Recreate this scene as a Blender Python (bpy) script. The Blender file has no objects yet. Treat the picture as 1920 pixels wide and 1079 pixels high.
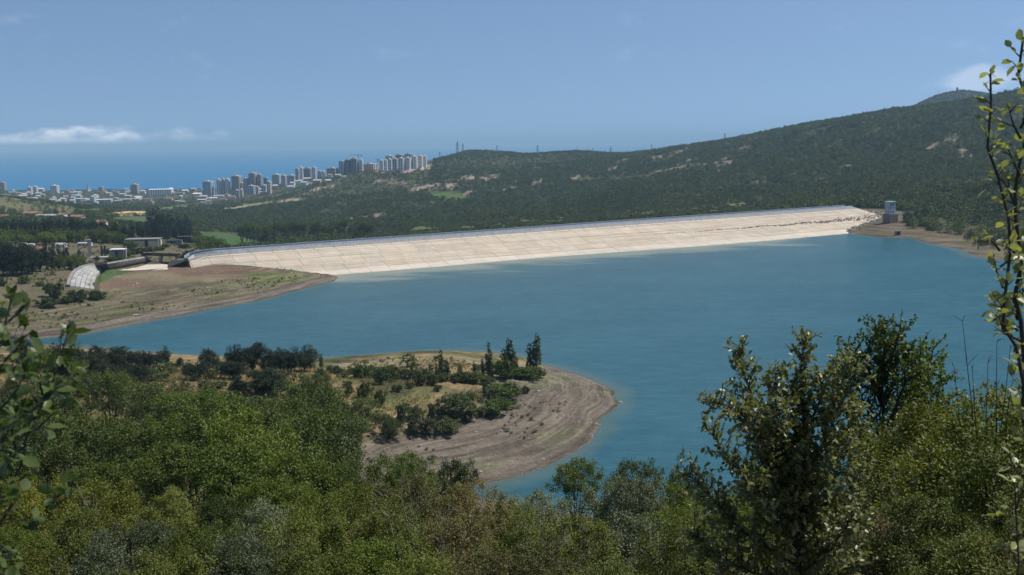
import bpy, math, random
import numpy as np
from mathutils import Matrix, Vector

# ------------------------------------------------------------------ camera, sky, sun, exposure
F = 1867.0; H = 80.0; CX, CY = 960.0, 539.5          # photograph pixels (1920 x 1079)
ROLL = math.radians(0.7); PITCH = math.atan((CY - 268.0) / F)
SUN_AZ, SUN_EL = math.radians(78), math.radians(60)   # azimuth measured from the view direction to the right
sc = bpy.context.scene
col = sc.collection
cam_d = bpy.data.cameras.new('camera'); cam = bpy.data.objects.new('camera', cam_d); col.objects.link(cam)
cam_d.sensor_width = 36.0; cam_d.lens = 36.0 * F / 1920.0
cam_d.clip_start = 0.05; cam_d.clip_end = 120000
cam.matrix_world = (Matrix.Translation((0, 0, H)) @ Matrix.Rotation(math.radians(90) - PITCH, 4, 'X')
                    @ Matrix.Rotation(-ROLL, 4, 'Z'))
cam_d.dof.use_dof = True; cam_d.dof.focus_distance = 120.0; cam_d.dof.aperture_fstop = 6.3
sc.camera = cam
sc.view_settings.view_transform = 'Standard'; sc.view_settings.look = 'None'
sc.view_settings.gamma = 1.0; sc.view_settings.exposure = 0.08
sc.cycles.use_denoising = True
sc.cycles.max_bounces = 6; sc.cycles.diffuse_bounces = 2; sc.cycles.glossy_bounces = 2
sc.cycles.transmission_bounces = 3; sc.cycles.volume_bounces = 0; sc.cycles.transparent_max_bounces = 4
sc.cycles.caustics_reflective = False; sc.cycles.caustics_refractive = False

class NT:
    """small helper around a node tree"""
    def __init__(s, nt): s.nt = nt
    def n(s, t, **kw):
        o = s.nt.nodes.new(t)
        for k, v in kw.items():
            if k.startswith('i_'):
                o.inputs[k[2:].replace('_', ' ')].default_value = v
            else: setattr(o, k, v)
        return o
    def l(s, a, b): s.nt.links.new(a, b)
    def math(s, op, a, b=None, c=None, clamp=False):
        o = s.nt.nodes.new('ShaderNodeMath'); o.operation = op; o.use_clamp = clamp
        for i, v in enumerate((a, b, c)):
            if v is None: continue
            if isinstance(v, (int, float)): o.inputs[i].default_value = v
            else: s.l(v, o.inputs[i])
        return o.outputs[0]
    def mixc(s, f, a, b, mode='MIX'):
        o = s.nt.nodes.new('ShaderNodeMix'); o.data_type = 'RGBA'; o.blend_type = mode
        for i, v in ((0, f), (6, a), (7, b)):
            if isinstance(v, (int, float)): o.inputs[i].default_value = v
            elif isinstance(v, tuple): o.inputs[i].default_value = (*v, 1) if len(v) == 3 else v
            else: s.l(v, o.inputs[i])
        return o.outputs[2]
    def ramp(s, f, a, b, lo=0.0, hi=1.0):
        o = s.nt.nodes.new('ShaderNodeMapRange'); o.interpolation_type = 'SMOOTHSTEP'
        s.l(f, o.inputs[0]); o.inputs[1].default_value = a; o.inputs[2].default_value = b
        o.inputs[3].default_value = lo; o.inputs[4].default_value = hi
        return o.outputs[0]
    def noise(s, vec, scale, detail=4, rough=0.55):
        o = s.nt.nodes.new('ShaderNodeTexNoise'); o.inputs['Scale'].default_value = scale
        o.inputs['Detail'].default_value = detail; o.inputs['Roughness'].default_value = rough
        if vec is not None: s.l(vec, o.inputs['Vector'])
        return o.outputs[0]

w = bpy.data.worlds.new('World'); sc.world = w; w.use_nodes = True
t = NT(w.node_tree); t.nt.nodes.clear()
sky = t.n('ShaderNodeTexSky', sky_type='NISHITA', sun_disc=False)
sky.sun_elevation = SUN_EL; sky.sun_rotation = SUN_AZ
sky.altitude = 200; sky.air_density = 1.0; sky.dust_density = 0.3; sky.ozone_density = 3.0
geo = t.n('ShaderNodeTexCoord')
sep = t.n('ShaderNodeSeparateXYZ'); t.l(geo.outputs['Generated'], sep.inputs[0])
el = sep.outputs[2]
mp = t.n('ShaderNodeMapping'); mp.inputs['Scale'].default_value = (18, 18, 40); mp.inputs['Location'].default_value = (1.3, 0.4, 0.2)
t.l(geo.outputs['Generated'], mp.inputs[0])
cn = t.noise(mp.outputs[0], 1.0, 6, 0.6)
uu = t.math('DIVIDE', sep.outputs[0], t.math('MAXIMUM', sep.outputs[1], 0.05))
# low cumulus bank over the sea on the left, a cap of cloud behind the far peak on the right
fwd = t.ramp(sep.outputs[1], 0.0, 0.2)
def ell(u0, e0, ru, re):
    a_ = t.math('DIVIDE', t.math('SUBTRACT', uu, u0), ru); b_ = t.math('DIVIDE', t.math('SUBTRACT', el, e0), re)
    d_ = t.math('SQRT', t.math('ADD', t.math('MULTIPLY', a_, a_), t.math('MULTIPLY', b_, b_)))
    return t.ramp(t.math('ADD', d_, t.math('MULTIPLY', t.math('SUBTRACT', cn, 0.5), 2.6)), 1.15, 0.25)
bankL = ell(-0.50, 0.0, 0.21, 0.019)
capR = ell(0.462, 0.050, 0.058, 0.014)
wisp = t.math('MULTIPLY', t.math('MULTIPLY', t.ramp(el, 0.01, 0.06), t.ramp(el, 0.5, 0.15)), t.ramp(cn, 0.60, 0.80))
mask = t.math('ADD', t.math('MULTIPLY', bankL, 1.0), t.math('MULTIPLY', capR, 0.22))
mask = t.math('MULTIPLY', mask, fwd, clamp=True)
mask = t.math('ADD', t.math('MULTIPLY', mask, 0.85), t.math('MULTIPLY', wisp, 0.06), clamp=True)
svm = t.n('ShaderNodeCombineXYZ'); t.l(sep.outputs[0], svm.inputs[0]); t.l(sep.outputs[1], svm.inputs[1])
t.l(t.math('ADD', t.math('MULTIPLY', t.math('ABSOLUTE', el), 0.85), 0.17), svm.inputs[2])      # no dust-yellow rim at the horizon
svn = t.n('ShaderNodeVectorMath', operation='NORMALIZE'); t.l(svm.outputs[0], svn.inputs[0]); t.l(svn.outputs[0], sky.inputs[0])
skc = t.mixc(1.0, sky.outputs[0], (1.0, 1.0, 1.0), 'MULTIPLY')
mixed = t.mixc(mask, skc, (13.0, 13.0, 13.3))
bg = t.n('ShaderNodeBackground'); bg.inputs[1].default_value = 0.108
t.l(mixed, bg.inputs[0])
wo = t.n('ShaderNodeOutputWorld'); t.l(bg.outputs[0], wo.inputs[0])

sun_d = bpy.data.lights.new('sun', 'SUN'); sun = bpy.data.objects.new('sun', sun_d); col.objects.link(sun)
sun_d.energy = 4.4; sun_d.angle = math.radians(0.53); sun_d.color = (1.0, 0.955, 0.88)
SUN_DIR = Vector((math.sin(SUN_AZ) * math.cos(SUN_EL), math.cos(SUN_AZ) * math.cos(SUN_EL), math.sin(SUN_EL)))
sun.rotation_euler = SUN_DIR.to_track_quat('Z', 'Y').to_euler(); sun.location = (60, 40, 300)

# ------------------------------------------------------------------ rays, noise, small tools
cR, sR, cP, sP = math.cos(ROLL), math.sin(ROLL), math.cos(PITCH), math.sin(PITCH)
def ray(px, py):
    a = (np.asarray(px, float) - CX) / F; b = (CY - np.asarray(py, float)) / F
    a2 = a * cR + b * sR; b2 = -a * sR + b * cR
    return a2, cP + b2 * sP, -sP + b2 * cP
def at_z(px, py, z):
    x, y, q = ray(px, py); k = (z - H) / q
    return Vector((float(x * k), float(y * k), float(z)))
def at_Y(px, py, Y):
    x, y, q = ray(px, py); k = Y / y
    return Vector((float(x * k), float(Y), float(H + q * k)))
def proj(x, y, z):
    z = z - H
    dep = y * cP - z * sP; b2 = (y * sP + z * cP) / dep; a2 = x / dep
    a = a2 * cR - b2 * sR; b = a2 * sR + b2 * cR
    return CX + a * F, CY - b * F
def hash2(i, j, s):
    v = (i * 374761393 + j * 668265263 + s * 982451653) & 0x7fffffff
    v = ((v ^ (v >> 13)) * 1274126177) & 0x7fffffff
    return ((v ^ (v >> 16)) & 0xffff) / 65535.0
def vnoise(x, y, s=0):
    x = np.asarray(x, float); y = np.asarray(y, float)
    i = np.floor(x).astype(np.int64); j = np.floor(y).astype(np.int64)
    fx = x - i; fy = y - j; fx = fx * fx * (3 - 2 * fx); fy = fy * fy * (3 - 2 * fy)
    a = hash2(i, j, s); b = hash2(i + 1, j, s); c = hash2(i, j + 1, s); d = hash2(i + 1, j + 1, s)
    return (a * (1 - fx) + b * fx) * (1 - fy) + (c * (1 - fx) + d * fx) * fy
def fbm(x, y, o=4, s=0):
    r = 0; amp = 0.5; tot = 0
    for k in range(o):
        r = r + amp * vnoise(x * 2 ** k, y * 2 ** k, s + k * 17); tot += amp; amp *= 0.5
    return r / tot
def sstep(x, a, b):
    q = np.clip((x - a) / (b - a), 0, 1); return q * q * (3 - 2 * q)
def in_poly(px, py, poly):
    r = np.zeros(np.shape(px), bool); n = len(poly)
    for i in range(n):
        x1, y1 = poly[i]; x2, y2 = poly[(i + 1) % n]
        if y1 == y2: continue
        c = ((y1 > py) != (y2 > py)) & (px < (x2 - x1) * (py - y1) / (y2 - y1) + x1)
        r ^= c
    return r
def seg_dist(x, y, pts, closed=False):
    d = np.full(np.shape(x), 1e18)
    n = len(pts)
    for i in range(n if closed else n - 1):
        ax, ay = pts[i]; bx, by = pts[(i + 1) % n]
        dx, dy = bx - ax, by - ay; L = dx * dx + dy * dy + 1e-9
        k = np.clip(((x - ax) * dx + (y - ay) * dy) / L, 0, 1)
        d = np.minimum(d, (x - ax - k * dx) ** 2 + (y - ay - k * dy) ** 2)
    return np.sqrt(d)

def mesh_np(name, V, faces, mat=None, smooth=False):
    """faces: int array (n,k)"""
    V = np.asarray(V, np.float32); faces = np.asarray(faces, np.int32)
    me = bpy.data.meshes.new(name); n, k = faces.shape
    me.vertices.add(len(V)); me.vertices.foreach_set('co', V.ravel())
    me.loops.add(n * k); me.loops.foreach_set('vertex_index', faces.ravel())
    me.polygons.add(n)
    me.polygons.foreach_set('loop_start', np.arange(0, n * k, k, dtype=np.int32))
    if smooth: me.polygons.foreach_set('use_smooth', np.ones(n, bool))
    me.update(calc_edges=True); me.validate()
    if mat: me.materials.append(mat)
    return me
class MB:
    """collects boxes, tubes and polygons; build() links ONE mesh object"""
    def __init__(s): s.v = []; s.f = []
    def add(s, vs, fs):
        o = len(s.v); s.v += [tuple(p) for p in vs]; s.f += [tuple(i + o for i in q) for q in fs]
    def box(s, c, size, rz=0.0, taper=1.0):
        x, y, z = (q / 2 for q in size); ca, sa = math.cos(rz), math.sin(rz); vs = []
        for k, tz in ((-1, 1.0), (1, taper)):
            for i, j in ((-1, -1), (1, -1), (1, 1), (-1, 1)):
                a, b = i * x * tz, j * y * tz
                vs.append((c[0] + a * ca - b * sa, c[1] + a * sa + b * ca, c[2] + k * z))
        s.add(vs, [(3, 2, 1, 0), (4, 5, 6, 7), (0, 1, 5, 4), (1, 2, 6, 5), (2, 3, 7, 6), (3, 0, 4, 7)])
    def tube(s, pts, rad, k=5):
        pts = [Vector(p) for p in pts]; n = len(pts)
        if not hasattr(rad, '__len__'): rad = [rad] * n
        vs = []; ref = Vector((0.3, 0.9, 0.15)).normalized()
        for i, p in enumerate(pts):
            d = (pts[min(i + 1, n - 1)] - pts[max(i - 1, 0)])
            d = d.normalized() if d.length > 1e-9 else Vector((0, 0, 1))
            a = d.cross(ref); a = a.normalized() if a.length > 1e-3 else Vector((1, 0, 0)); b = d.cross(a)
            for q in range(k):
                g = 2 * math.pi * q / k
                vs.append(p + (a * math.cos(g) + b * math.sin(g)) * rad[i])
        fs = [(i * k + q, i * k + (q + 1) % k, (i + 1) * k + (q + 1) % k, (i + 1) * k + q) for i in range(n - 1) for q in range(k)]
        fs.append(tuple(range(k))[::-1]); fs.append(tuple((n - 1) * k + q for q in range(k)))
        s.add(vs, fs)
    def hexa(s, lo, hi):
        """two quads (4 points each) joined to a solid"""
        s.add(list(lo) + list(hi), [(3, 2, 1, 0), (4, 5, 6, 7), (0, 1, 5, 4), (1, 2, 6, 5), (2, 3, 7, 6), (3, 0, 4, 7)])
    def mesh(s, name, mat=None, smooth=False):
        me = bpy.data.meshes.new(name); me.from_pydata([tuple(p) for p in s.v], [], s.f)
        if mat: me.materials.append(mat)
        if smooth:
            for p in me.polygons: p.use_smooth = True
        me.update(); return me
    def build(s, name, mat=None, parent=None, smooth=False):
        return link(name, s.mesh(name, mat, smooth), parent)
def link(name, me, parent=None, loc=None):
    o = bpy.data.objects.new(name, me); col.objects.link(o)
    if parent is not None: o.parent = parent
    if loc is not None: o.location = loc
    return o
def tag(o, label=None, cat=None, group=None, kind=None):
    if label: o['label'] = label
    if cat: o['category'] = cat
    if group: o['group'] = group
    if kind: o['kind'] = kind
    return o
def empty(name, loc=(0, 0, 0), rz=0.0):
    o = bpy.data.objects.new(name, None); col.objects.link(o); o.location = loc; o.rotation_euler = (0, 0, rz); return o
_ORD = ['', 'first', 'second', 'third', 'fourth', 'fifth', 'sixth', 'seventh', 'eighth', 'ninth', 'tenth', 'eleventh', 'twelfth',
        'thirteenth', 'fourteenth', 'fifteenth', 'sixteenth', 'seventeenth', 'eighteenth', 'nineteenth', 'twentieth']
_TENS = ['', '', 'twenty', 'thirty', 'forty', 'fifty', 'sixty', 'seventy', 'eighty', 'ninety']
_TENTH = ['', '', 'twentieth', 'thirtieth', 'fortieth', 'fiftieth', 'sixtieth', 'seventieth', 'eightieth', 'ninetieth']
def ordw(n):
    if n <= 20: return _ORD[n]
    if n >= 100: return 'hundred-and-' + ordw(n - 100) if n > 100 else 'hundredth'
    return _TENTH[n // 10] if n % 10 == 0 else _TENS[n // 10] + '-' + _ORD[n % 10]
# ------------------------------------------------------------------ materials
def new_mat(name):
    m = bpy.data.materials.new(name); m.use_nodes = True; m.node_tree.nodes.clear()
    return m, NT(m.node_tree)
def finish(t, shader):
    o = t.n('ShaderNodeOutputMaterial'); t.l(shader, o.inputs[0])
def principled(t, colr, rough=0.8, spec=0.3, bump=None, bstr=0.3, bdist=0.1, metallic=0.0):
    p = t.n('ShaderNodeBsdfPrincipled')
    if isinstance(colr, tuple): p.inputs['Base Color'].default_value = (*colr, 1)
    else: t.l(colr, p.inputs['Base Color'])
    if isinstance(rough, (int, float)): p.inputs['Roughness'].default_value = rough
    else: t.l(rough, p.inputs['Roughness'])
    p.inputs['Specular IOR Level'].default_value = spec; p.inputs['Metallic'].default_value = metallic
    if bump is not None:
        b = t.n('ShaderNodeBump'); b.inputs['Strength'].default_value = bstr; b.inputs['Distance'].default_value = bdist
        t.l(bump, b.inputs['Height']); t.l(b.outputs[0], p.inputs['Normal'])
    return p
def surf(name, colr, var=0.25, scale=0.5, rough=0.85, spec=0.25, bump=0.2, bdist=0.05, objvar=0.0, warm=0.0, streak=0.0, band=0.0):
    """worn matt surface: base colour broken up by two sizes of noise, with optional per-piece variation and rain streaks"""
    m, t = new_mat(name)
    g = t.n('ShaderNodeNewGeometry')
    n1 = t.noise(g.outputs['Position'], scale, 5, 0.6); n2 = t.noise(g.outputs['Position'], scale * 9, 3, 0.6)
    k = t.math('ADD', t.math('MULTIPLY', t.math('SUBTRACT', n1, 0.5), 2 * var), t.math('MULTIPLY', t.math('SUBTRACT', n2, 0.5), var))
    k = t.math('ADD', k, 1.0)
    if objvar:
        oi = t.n('ShaderNodeObjectInfo')
        k = t.math('MULTIPLY', k, t.math('ADD', t.math('MULTIPLY', oi.outputs['Random'], objvar), 1 - objvar * 0.5))
    if streak:
        mp = t.n('ShaderNodeMapping'); mp.inputs['Scale'].default_value = (1.2, 1.2, 0.06); t.l(g.outputs['Position'], mp.inputs[0])
        s = t.noise(mp.outputs[0], scale * 3, 4, 0.6)
        k = t.math('MULTIPLY', k, t.math('ADD', t.math('MULTIPLY', t.ramp(s, 0.35, 0.7), -streak), 1.0))
    if band:                                            # old water levels
        mb_ = t.n('ShaderNodeMapping'); mb_.inputs['Scale'].default_value = (0.012, 0.012, 1.7); t.l(g.outputs['Position'], mb_.inputs[0])
        k = t.math('MULTIPLY', k, t.math('ADD', t.math('MULTIPLY', t.ramp(t.noise(mb_.outputs[0], 1.0, 5, 0.7), 0.35, 0.7), -band), 1.0 + band * 0.4))
    c = t.mixc(1.0, colr, k, 'MULTIPLY')
    if warm:
        oi = t.n('ShaderNodeObjectInfo'); w3 = t.noise(g.outputs['Position'], scale * 0.35, 3)
        c = t.mixc(t.math('MULTIPLY', t.ramp(w3, 0.4, 0.65), warm), c, t.mixc(1.0, c, (1.1, 0.86, 0.62), 'MULTIPLY'))
    finish(t, principled(t, c, rough, spec, n2, bump, bdist).outputs[0]); return m
def leaf_mat(name, c1, c2, trans=0.35, rough=0.5, spec=0.3, objvar=0.6, nscale=0.7, dry=None):
    m, t = new_mat(name)
    g = t.n('ShaderNodeNewGeometry'); oi = t.n('ShaderNodeObjectInfo')
    n1 = t.noise(g.outputs['Position'], nscale, 3, 0.6)
    f = t.math('ADD', t.math('MULTIPLY', oi.outputs['Random'], 0.75), t.math('MULTIPLY', t.ramp(n1, 0.3, 0.7), 0.25))
    c = t.mixc(f, c1, c2)
    if dry:
        n3 = t.noise(g.outputs['Position'], nscale * 6, 2, 0.6)
        c = t.mixc(t.math('MULTIPLY', t.ramp(n3, 0.6, 0.72), 0.75), c, dry)
    k = t.math('ADD', t.math('MULTIPLY', t.noise(g.outputs['Position'], nscale * 14, 1), 0.7), 0.65)
    c = t.mixc(1.0, c, k, 'MULTIPLY')
    h = t.math('FRACT', t.math('MULTIPLY', oi.outputs['Random'], 7.31))
    c = t.mixc(1.0, c, t.math('ADD', t.math('MULTIPLY', h, objvar), 1 - objvar / 2), 'MULTIPLY')
    p = principled(t, c, rough, spec)
    tr = t.n('ShaderNodeBsdfTranslucent'); t.l(t.mixc(1.0, c, (1.25, 1.35, 0.55), 'MULTIPLY'), tr.inputs[0])
    mx = t.n('ShaderNodeMixShader'); mx.inputs[0].default_value = trans
    t.l(p.outputs[0], mx.inputs[1]); t.l(tr.outputs[0], mx.inputs[2])
    finish(t, mx.outputs[0]); return m

M = {}
M['oak'] = leaf_mat('oak_leaf', (0.042, 0.066, 0.009), (0.086, 0.112, 0.016), 0.24)
M['bright'] = leaf_mat('bright_leaf', (0.066, 0.100, 0.011), (0.138, 0.170, 0.022), 0.28)
M['yellow'] = leaf_mat('yellow_green_leaf', (0.105, 0.122, 0.013), (0.185, 0.185, 0.024), 0.30, dry=(0.19, 0.135, 0.03))
M['silver'] = leaf_mat('silver_leaf', (0.088, 0.110, 0.050), (0.145, 0.162, 0.085), 0.2, rough=0.45)
M['olive'] = leaf_mat('olive_leaf', (0.080, 0.105, 0.017), (0.145, 0.158, 0.030), 0.26, dry=(0.19, 0.14, 0.05))
M['brown'] = leaf_mat('withered_leaf', (0.10, 0.105, 0.035), (0.17, 0.145, 0.055), 0.3, dry=(0.24, 0.17, 0.08))
M['pine'] = leaf_mat('pine_needle', (0.014, 0.024, 0.008), (0.028, 0.040, 0.012), 0.12, rough=0.6)
M['cypress'] = leaf_mat('cypress_leaf', (0.014, 0.026, 0.011), (0.026, 0.040, 0.014), 0.1, rough=0.7)
M['poplar'] = leaf_mat('poplar_leaf', (0.050, 0.075, 0.026), (0.080, 0.105, 0.036), 0.3)
M['forest'] = leaf_mat('hill_forest_leaf', (0.034, 0.058, 0.010), (0.098, 0.116, 0.021), 0.2, objvar=1.1, nscale=0.01)
M['scrub'] = leaf_mat('scrub_leaf', (0.052, 0.072, 0.022), (0.105, 0.115, 0.035), 0.25, objvar=0.5, nscale=0.05)
M['leftleaf'] = leaf_mat('near_branch_leaf', (0.055, 0.085, 0.018), (0.10, 0.135, 0.035), 0.35, rough=0.4, spec=0.5, nscale=3.0)
M['pear'] = leaf_mat('pear_leaf', (0.19, 0.20, 0.065), (0.34, 0.335, 0.15), 0.38, rough=0.38, spec=0.5, nscale=2.0)
M['drygrass'] = leaf_mat('dry_grass_blade', (0.30, 0.22, 0.10), (0.42, 0.33, 0.17), 0.3, rough=0.8)
M['bark'] = surf('bark', (0.055, 0.045, 0.036), 0.3, 3.0, 0.9, 0.15, 0.6, 0.02)
M['greytwig'] = surf('grey_dead_wood', (0.20, 0.18, 0.155), 0.3, 5.0, 0.9, 0.15, 0.4, 0.01)
M['slab'] = surf('concrete_slab', (0.475, 0.408, 0.318), 0.26, 0.12, 0.9, 0.2, 0.15, 0.05, objvar=0.12, warm=0.18, band=0.34)
M['slabwhite'] = surf('bleached_concrete', (0.55, 0.48, 0.385), 0.16, 0.12, 0.9, 0.2, 0.15, 0.05, objvar=0.08, band=0.2)
M['joint'] = surf('joint_filler', (0.42, 0.365, 0.29), 0.2, 0.3)
M['greyconc'] = surf('weathered_grey_concrete', (0.30, 0.285, 0.26), 0.4, 0.25, streak=0.35, objvar=0.2)
M['debris'] = surf('dark_debris', (0.16, 0.135, 0.11), 0.4, 0.6)
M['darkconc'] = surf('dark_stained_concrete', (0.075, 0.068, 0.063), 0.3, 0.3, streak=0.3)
M['stonelining'] = surf('pale_stone_lining', (0.35, 0.34, 0.31), 0.3, 0.5, objvar=0.3)
M['parapet'] = surf('white_parapet_paint', (0.62, 0.66, 0.71), 0.2, 0.3, streak=0.3)
M['rail'] = surf('blue_parapet_paint', (0.34, 0.41, 0.50), 0.2, 0.3)
M['asphalt'] = surf('crest_road_asphalt', (0.10, 0.10, 0.10), 0.2, 0.5)
M['rock'] = surf('pale_rock', (0.27, 0.24, 0.20), 0.35, 0.8, objvar=0.9)
M['towerblue'] = surf('tower_blue_grey_render', (0.40, 0.47, 0.52), 0.2, 0.4, streak=0.3)
M['towerbrick'] = surf('tower_brown_brick', (0.22, 0.165, 0.13), 0.25, 0.6, streak=0.25)
M['steel'] = surf('grey_steel', (0.22, 0.24, 0.26), 0.15, 1.0, 0.5, 0.5)
M['redroof'] = surf('red_roof_tile', (0.30, 0.15, 0.11), 0.25, 0.4)
M['greyroof'] = surf('grey_sheet_roof', (0.42, 0.42, 0.42), 0.25, 0.4)
M['whitewall'] = surf('white_wall', (0.72, 0.70, 0.66), 0.12, 0.2, streak=0.15)
M['nearblack'] = surf('near_black_fill', (0.03, 0.03, 0.034), 0.1, 1.0)
def wall_mat(c):
    key = 'wall_%.2f_%.2f_%.2f' % c
    if key not in M: M[key] = surf(key, c, 0.14, 0.06, streak=0.12)
    return M[key]
m, t = new_mat('window_glass')
finish(t, principled(t, (0.05, 0.07, 0.09), 0.15, 0.6).outputs[0]); M['glass'] = m

# ground: cover colour laid down per place (grass, soil, forest floor), broken by noise; strand lines near the lake follow height
m, t = new_mat('ground_cover')
g = t.n('ShaderNodeNewGeometry'); at = t.n('ShaderNodeAttribute', attribute_name='cover'); st = t.n('ShaderNodeAttribute', attribute_name='strand')
pos = g.outputs['Position']
na = t.noise(pos, 0.05, 5, 0.62); nb = t.noise(pos, 0.6, 5, 0.65); nc = t.noise(pos, 3.5, 3, 0.6)
k = t.math('ADD', t.math('MULTIPLY', na, 0.55), t.math('ADD', t.math('MULTIPLY', nb, 0.75), t.math('MULTIPLY', nc, 0.35)))
k = t.math('ADD', t.math('MULTIPLY', t.math('SUBTRACT', k, 0.825), 1.6), 1.0)
c = t.mixc(1.0, at.outputs['Color'], k, 'MULTIPLY')
mp = t.n('ShaderNodeMapping'); mp.inputs['Scale'].default_value = (0.03, 0.03, 2.4); t.l(pos, mp.inputs[0])
ns = t.noise(mp.outputs[0], 1.0, 5, 0.7)
band = t.math('ADD', t.math('MULTIPLY', t.ramp(ns, 0.34, 0.66), 0.80), 0.60)
c = t.mixc(st.outputs['Fac'], c, t.mixc(1.0, c, band, 'MULTIPLY'))
hh = t.math('ADD', t.math('MULTIPLY', nb, 0.6), t.math('ADD', t.math('MULTIPLY', nc, 0.35), t.math('MULTIPLY', t.math('MULTIPLY', ns, st.outputs['Fac']), 1.8)))
finish(t, principled(t, c, 0.95, 0.1, hh, 0.9, 0.5).outputs[0]); M['ground'] = m

# lake water: turbid blue-green body colour, paler where the bed shows near the dam, rippled
m, t = new_mat('lake_water')
g = t.n('ShaderNodeNewGeometry'); pos = g.outputs['Position']
sh = t.n('ShaderNodeAttribute', attribute_name='shore'); dm = t.n('ShaderNodeAttribute', attribute_name='damside')
mp = t.n('ShaderNodeMapping'); mp.inputs['Scale'].default_value = (0.02, 0.045, 1); mp.inputs['Rotation'].default_value = (0, 0, -0.55); t.l(pos, mp.inputs[0])
big = t.noise(mp.outputs[0], 1.0, 4, 0.55)
mp2 = t.n('ShaderNodeMapping'); mp2.inputs['Scale'].default_value = (0.35, 0.75, 1); mp2.inputs['Rotation'].default_value = (0, 0, 0.2); t.l(pos, mp2.inputs[0])
rip = t.noise(mp2.outputs[0], 1.0, 5, 0.65)
mp3 = t.n('ShaderNodeMapping'); mp3.inputs['Scale'].default_value = (0.012, 0.02, 1); t.l(pos, mp3.inputs[0])
slow = t.noise(mp3.outputs[0], 1.0, 3, 0.5)
c = t.mixc(t.ramp(slow, 0.3, 0.7), (0.018, 0.076, 0.098), (0.025, 0.090, 0.111))
mp4 = t.n('ShaderNodeMapping'); mp4.inputs['Scale'].default_value = (0.10, 0.20, 1); mp4.inputs['Rotation'].default_value = (0, 0, 0.1); t.l(pos, mp4.inputs[0])
rip2 = t.noise(mp4.outputs[0], 1.0, 6, 0.72)
c = t.mixc(t.math('MULTIPLY', t.ramp(rip2, 0.38, 0.66), 0.5), c, t.mixc(1.0, c, (1.6, 1.55, 1.45), 'MULTIPLY'))  # wave strokes lightened in the body colour, imitating light on the ripples
shal = t.ramp(t.math('ADD', sh.outputs['Fac'], t.math('MULTIPLY', t.math('SUBTRACT', big, 0.5), 6.0)), 7.0, 0.0)
c = t.mixc(t.math('MULTIPLY', shal, 0.7), c, (0.085, 0.125, 0.10))
dmw = t.ramp(t.math('ADD', dm.outputs['Fac'], t.math('MULTIPLY', t.math('SUBTRACT', big, 0.5), 95.0)), 46.0, 6.0)
c = t.mixc(t.math('MULTIPLY', dmw, 0.80), c, (0.22, 0.25, 0.20))
wv = t.math('ADD', t.math('MULTIPLY', t.math('ADD', rip, t.math('MULTIPLY', rip2, 3.0)), 1.0), t.math('MULTIPLY', t.noise(mp2.outputs[0], 5.0, 3, 0.6), 0.25))
bmp = t.n('ShaderNodeBump'); bmp.inputs['Strength'].default_value = 0.25; bmp.inputs['Distance'].default_value = 0.45; t.l(wv, bmp.inputs['Height'])
body = t.n('ShaderNodeBsdfDiffuse'); t.l(c, body.inputs[0]); t.l(bmp.outputs[0], body.inputs['Normal'])
gls = t.n('ShaderNodeBsdfGlossy'); gls.inputs['Roughness'].default_value = 0.14; t.l(bmp.outputs[0], gls.inputs['Normal']); gls.inputs['Color'].default_value = (0.92, 0.97, 1, 1)
fr = t.n('ShaderNodeFresnel'); fr.inputs['IOR'].default_value = 1.33; t.l(bmp.outputs[0], fr.inputs['Normal'])
fx = t.math('MINIMUM', t.math('MULTIPLY', fr.outputs[0], 0.70), 0.24)             # ruffled water: wave slopes keep grazing reflection down
p = t.n('ShaderNodeMixShader'); t.l(fx, p.inputs[0]); t.l(body.outputs[0], p.inputs[1]); t.l(gls.outputs[0], p.inputs[2])
finish(t, p.outputs[0]); M['lake'] = m
m, t = new_mat('sea_water')
g = t.n('ShaderNodeNewGeometry'); mp = t.n('ShaderNodeMapping'); mp.inputs['Scale'].default_value = (0.0006, 0.003, 1); t.l(g.outputs['Position'], mp.inputs[0])
ns = t.noise(mp.outputs[0], 1.0, 4, 0.6)
c = t.mixc(ns, (0.012, 0.13, 0.27), (0.018, 0.16, 0.31))
p = principled(t, c, 0.45, 0.25); p.inputs['IOR'].default_value = 1.33
finish(t, p.outputs[0]); M['sea'] = m
# ------------------------------------------------------------------ terrain: heights from surveyed points
SEA_Z = -110.0
CT = []                                                # (u = x/Y, ln Y, e = (z-H)/Y)
def cp(px, py, Y):
    p = at_Y(px, py, Y); CT.append((p.x / Y, math.log(Y), (p.z - H) / Y))
def cz(px, py, z):
    p = at_z(px, py, z); CT.append((p.x / p.y, math.log(p.y), (z - H) / p.y))
def cu(px, Y, dz):                                     # depth below the camera at a bearing
    x, y, q = ray(px, 600); CT.append((float(x / y), math.log(Y), dz / Y))
for px in (-500, -100, 300, 700, 1100, 1500, 1900, 2400):
    if px < 600: prof = [(1.5, -1.75), (3, -2.4), (5, -3.7), (8, -5.3), (15, -8.3), (25, -11.8), (40, -16.8), (70, -26), (110, -38.5), (160, -51)]
    else: prof = [(1.5, -1.75), (3, -2.4), (5, -3.6), (8, -5.1), (15, -8.3), (25, -12.2), (40, -18.0), (70, -29.5), (110, -45), (160, -63)]
    for Y, dz in prof: cu(px, Y, dz)
for px in (-500, -200, 0, 150, 300, 450, 600): cu(px, 205, -61.5)
for px in (720, 850): cu(px, 200, -74)
for px in (1000, 1200, 1400, 1600, 1800, 2000, 2400): cu(px, 215, -78)
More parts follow.
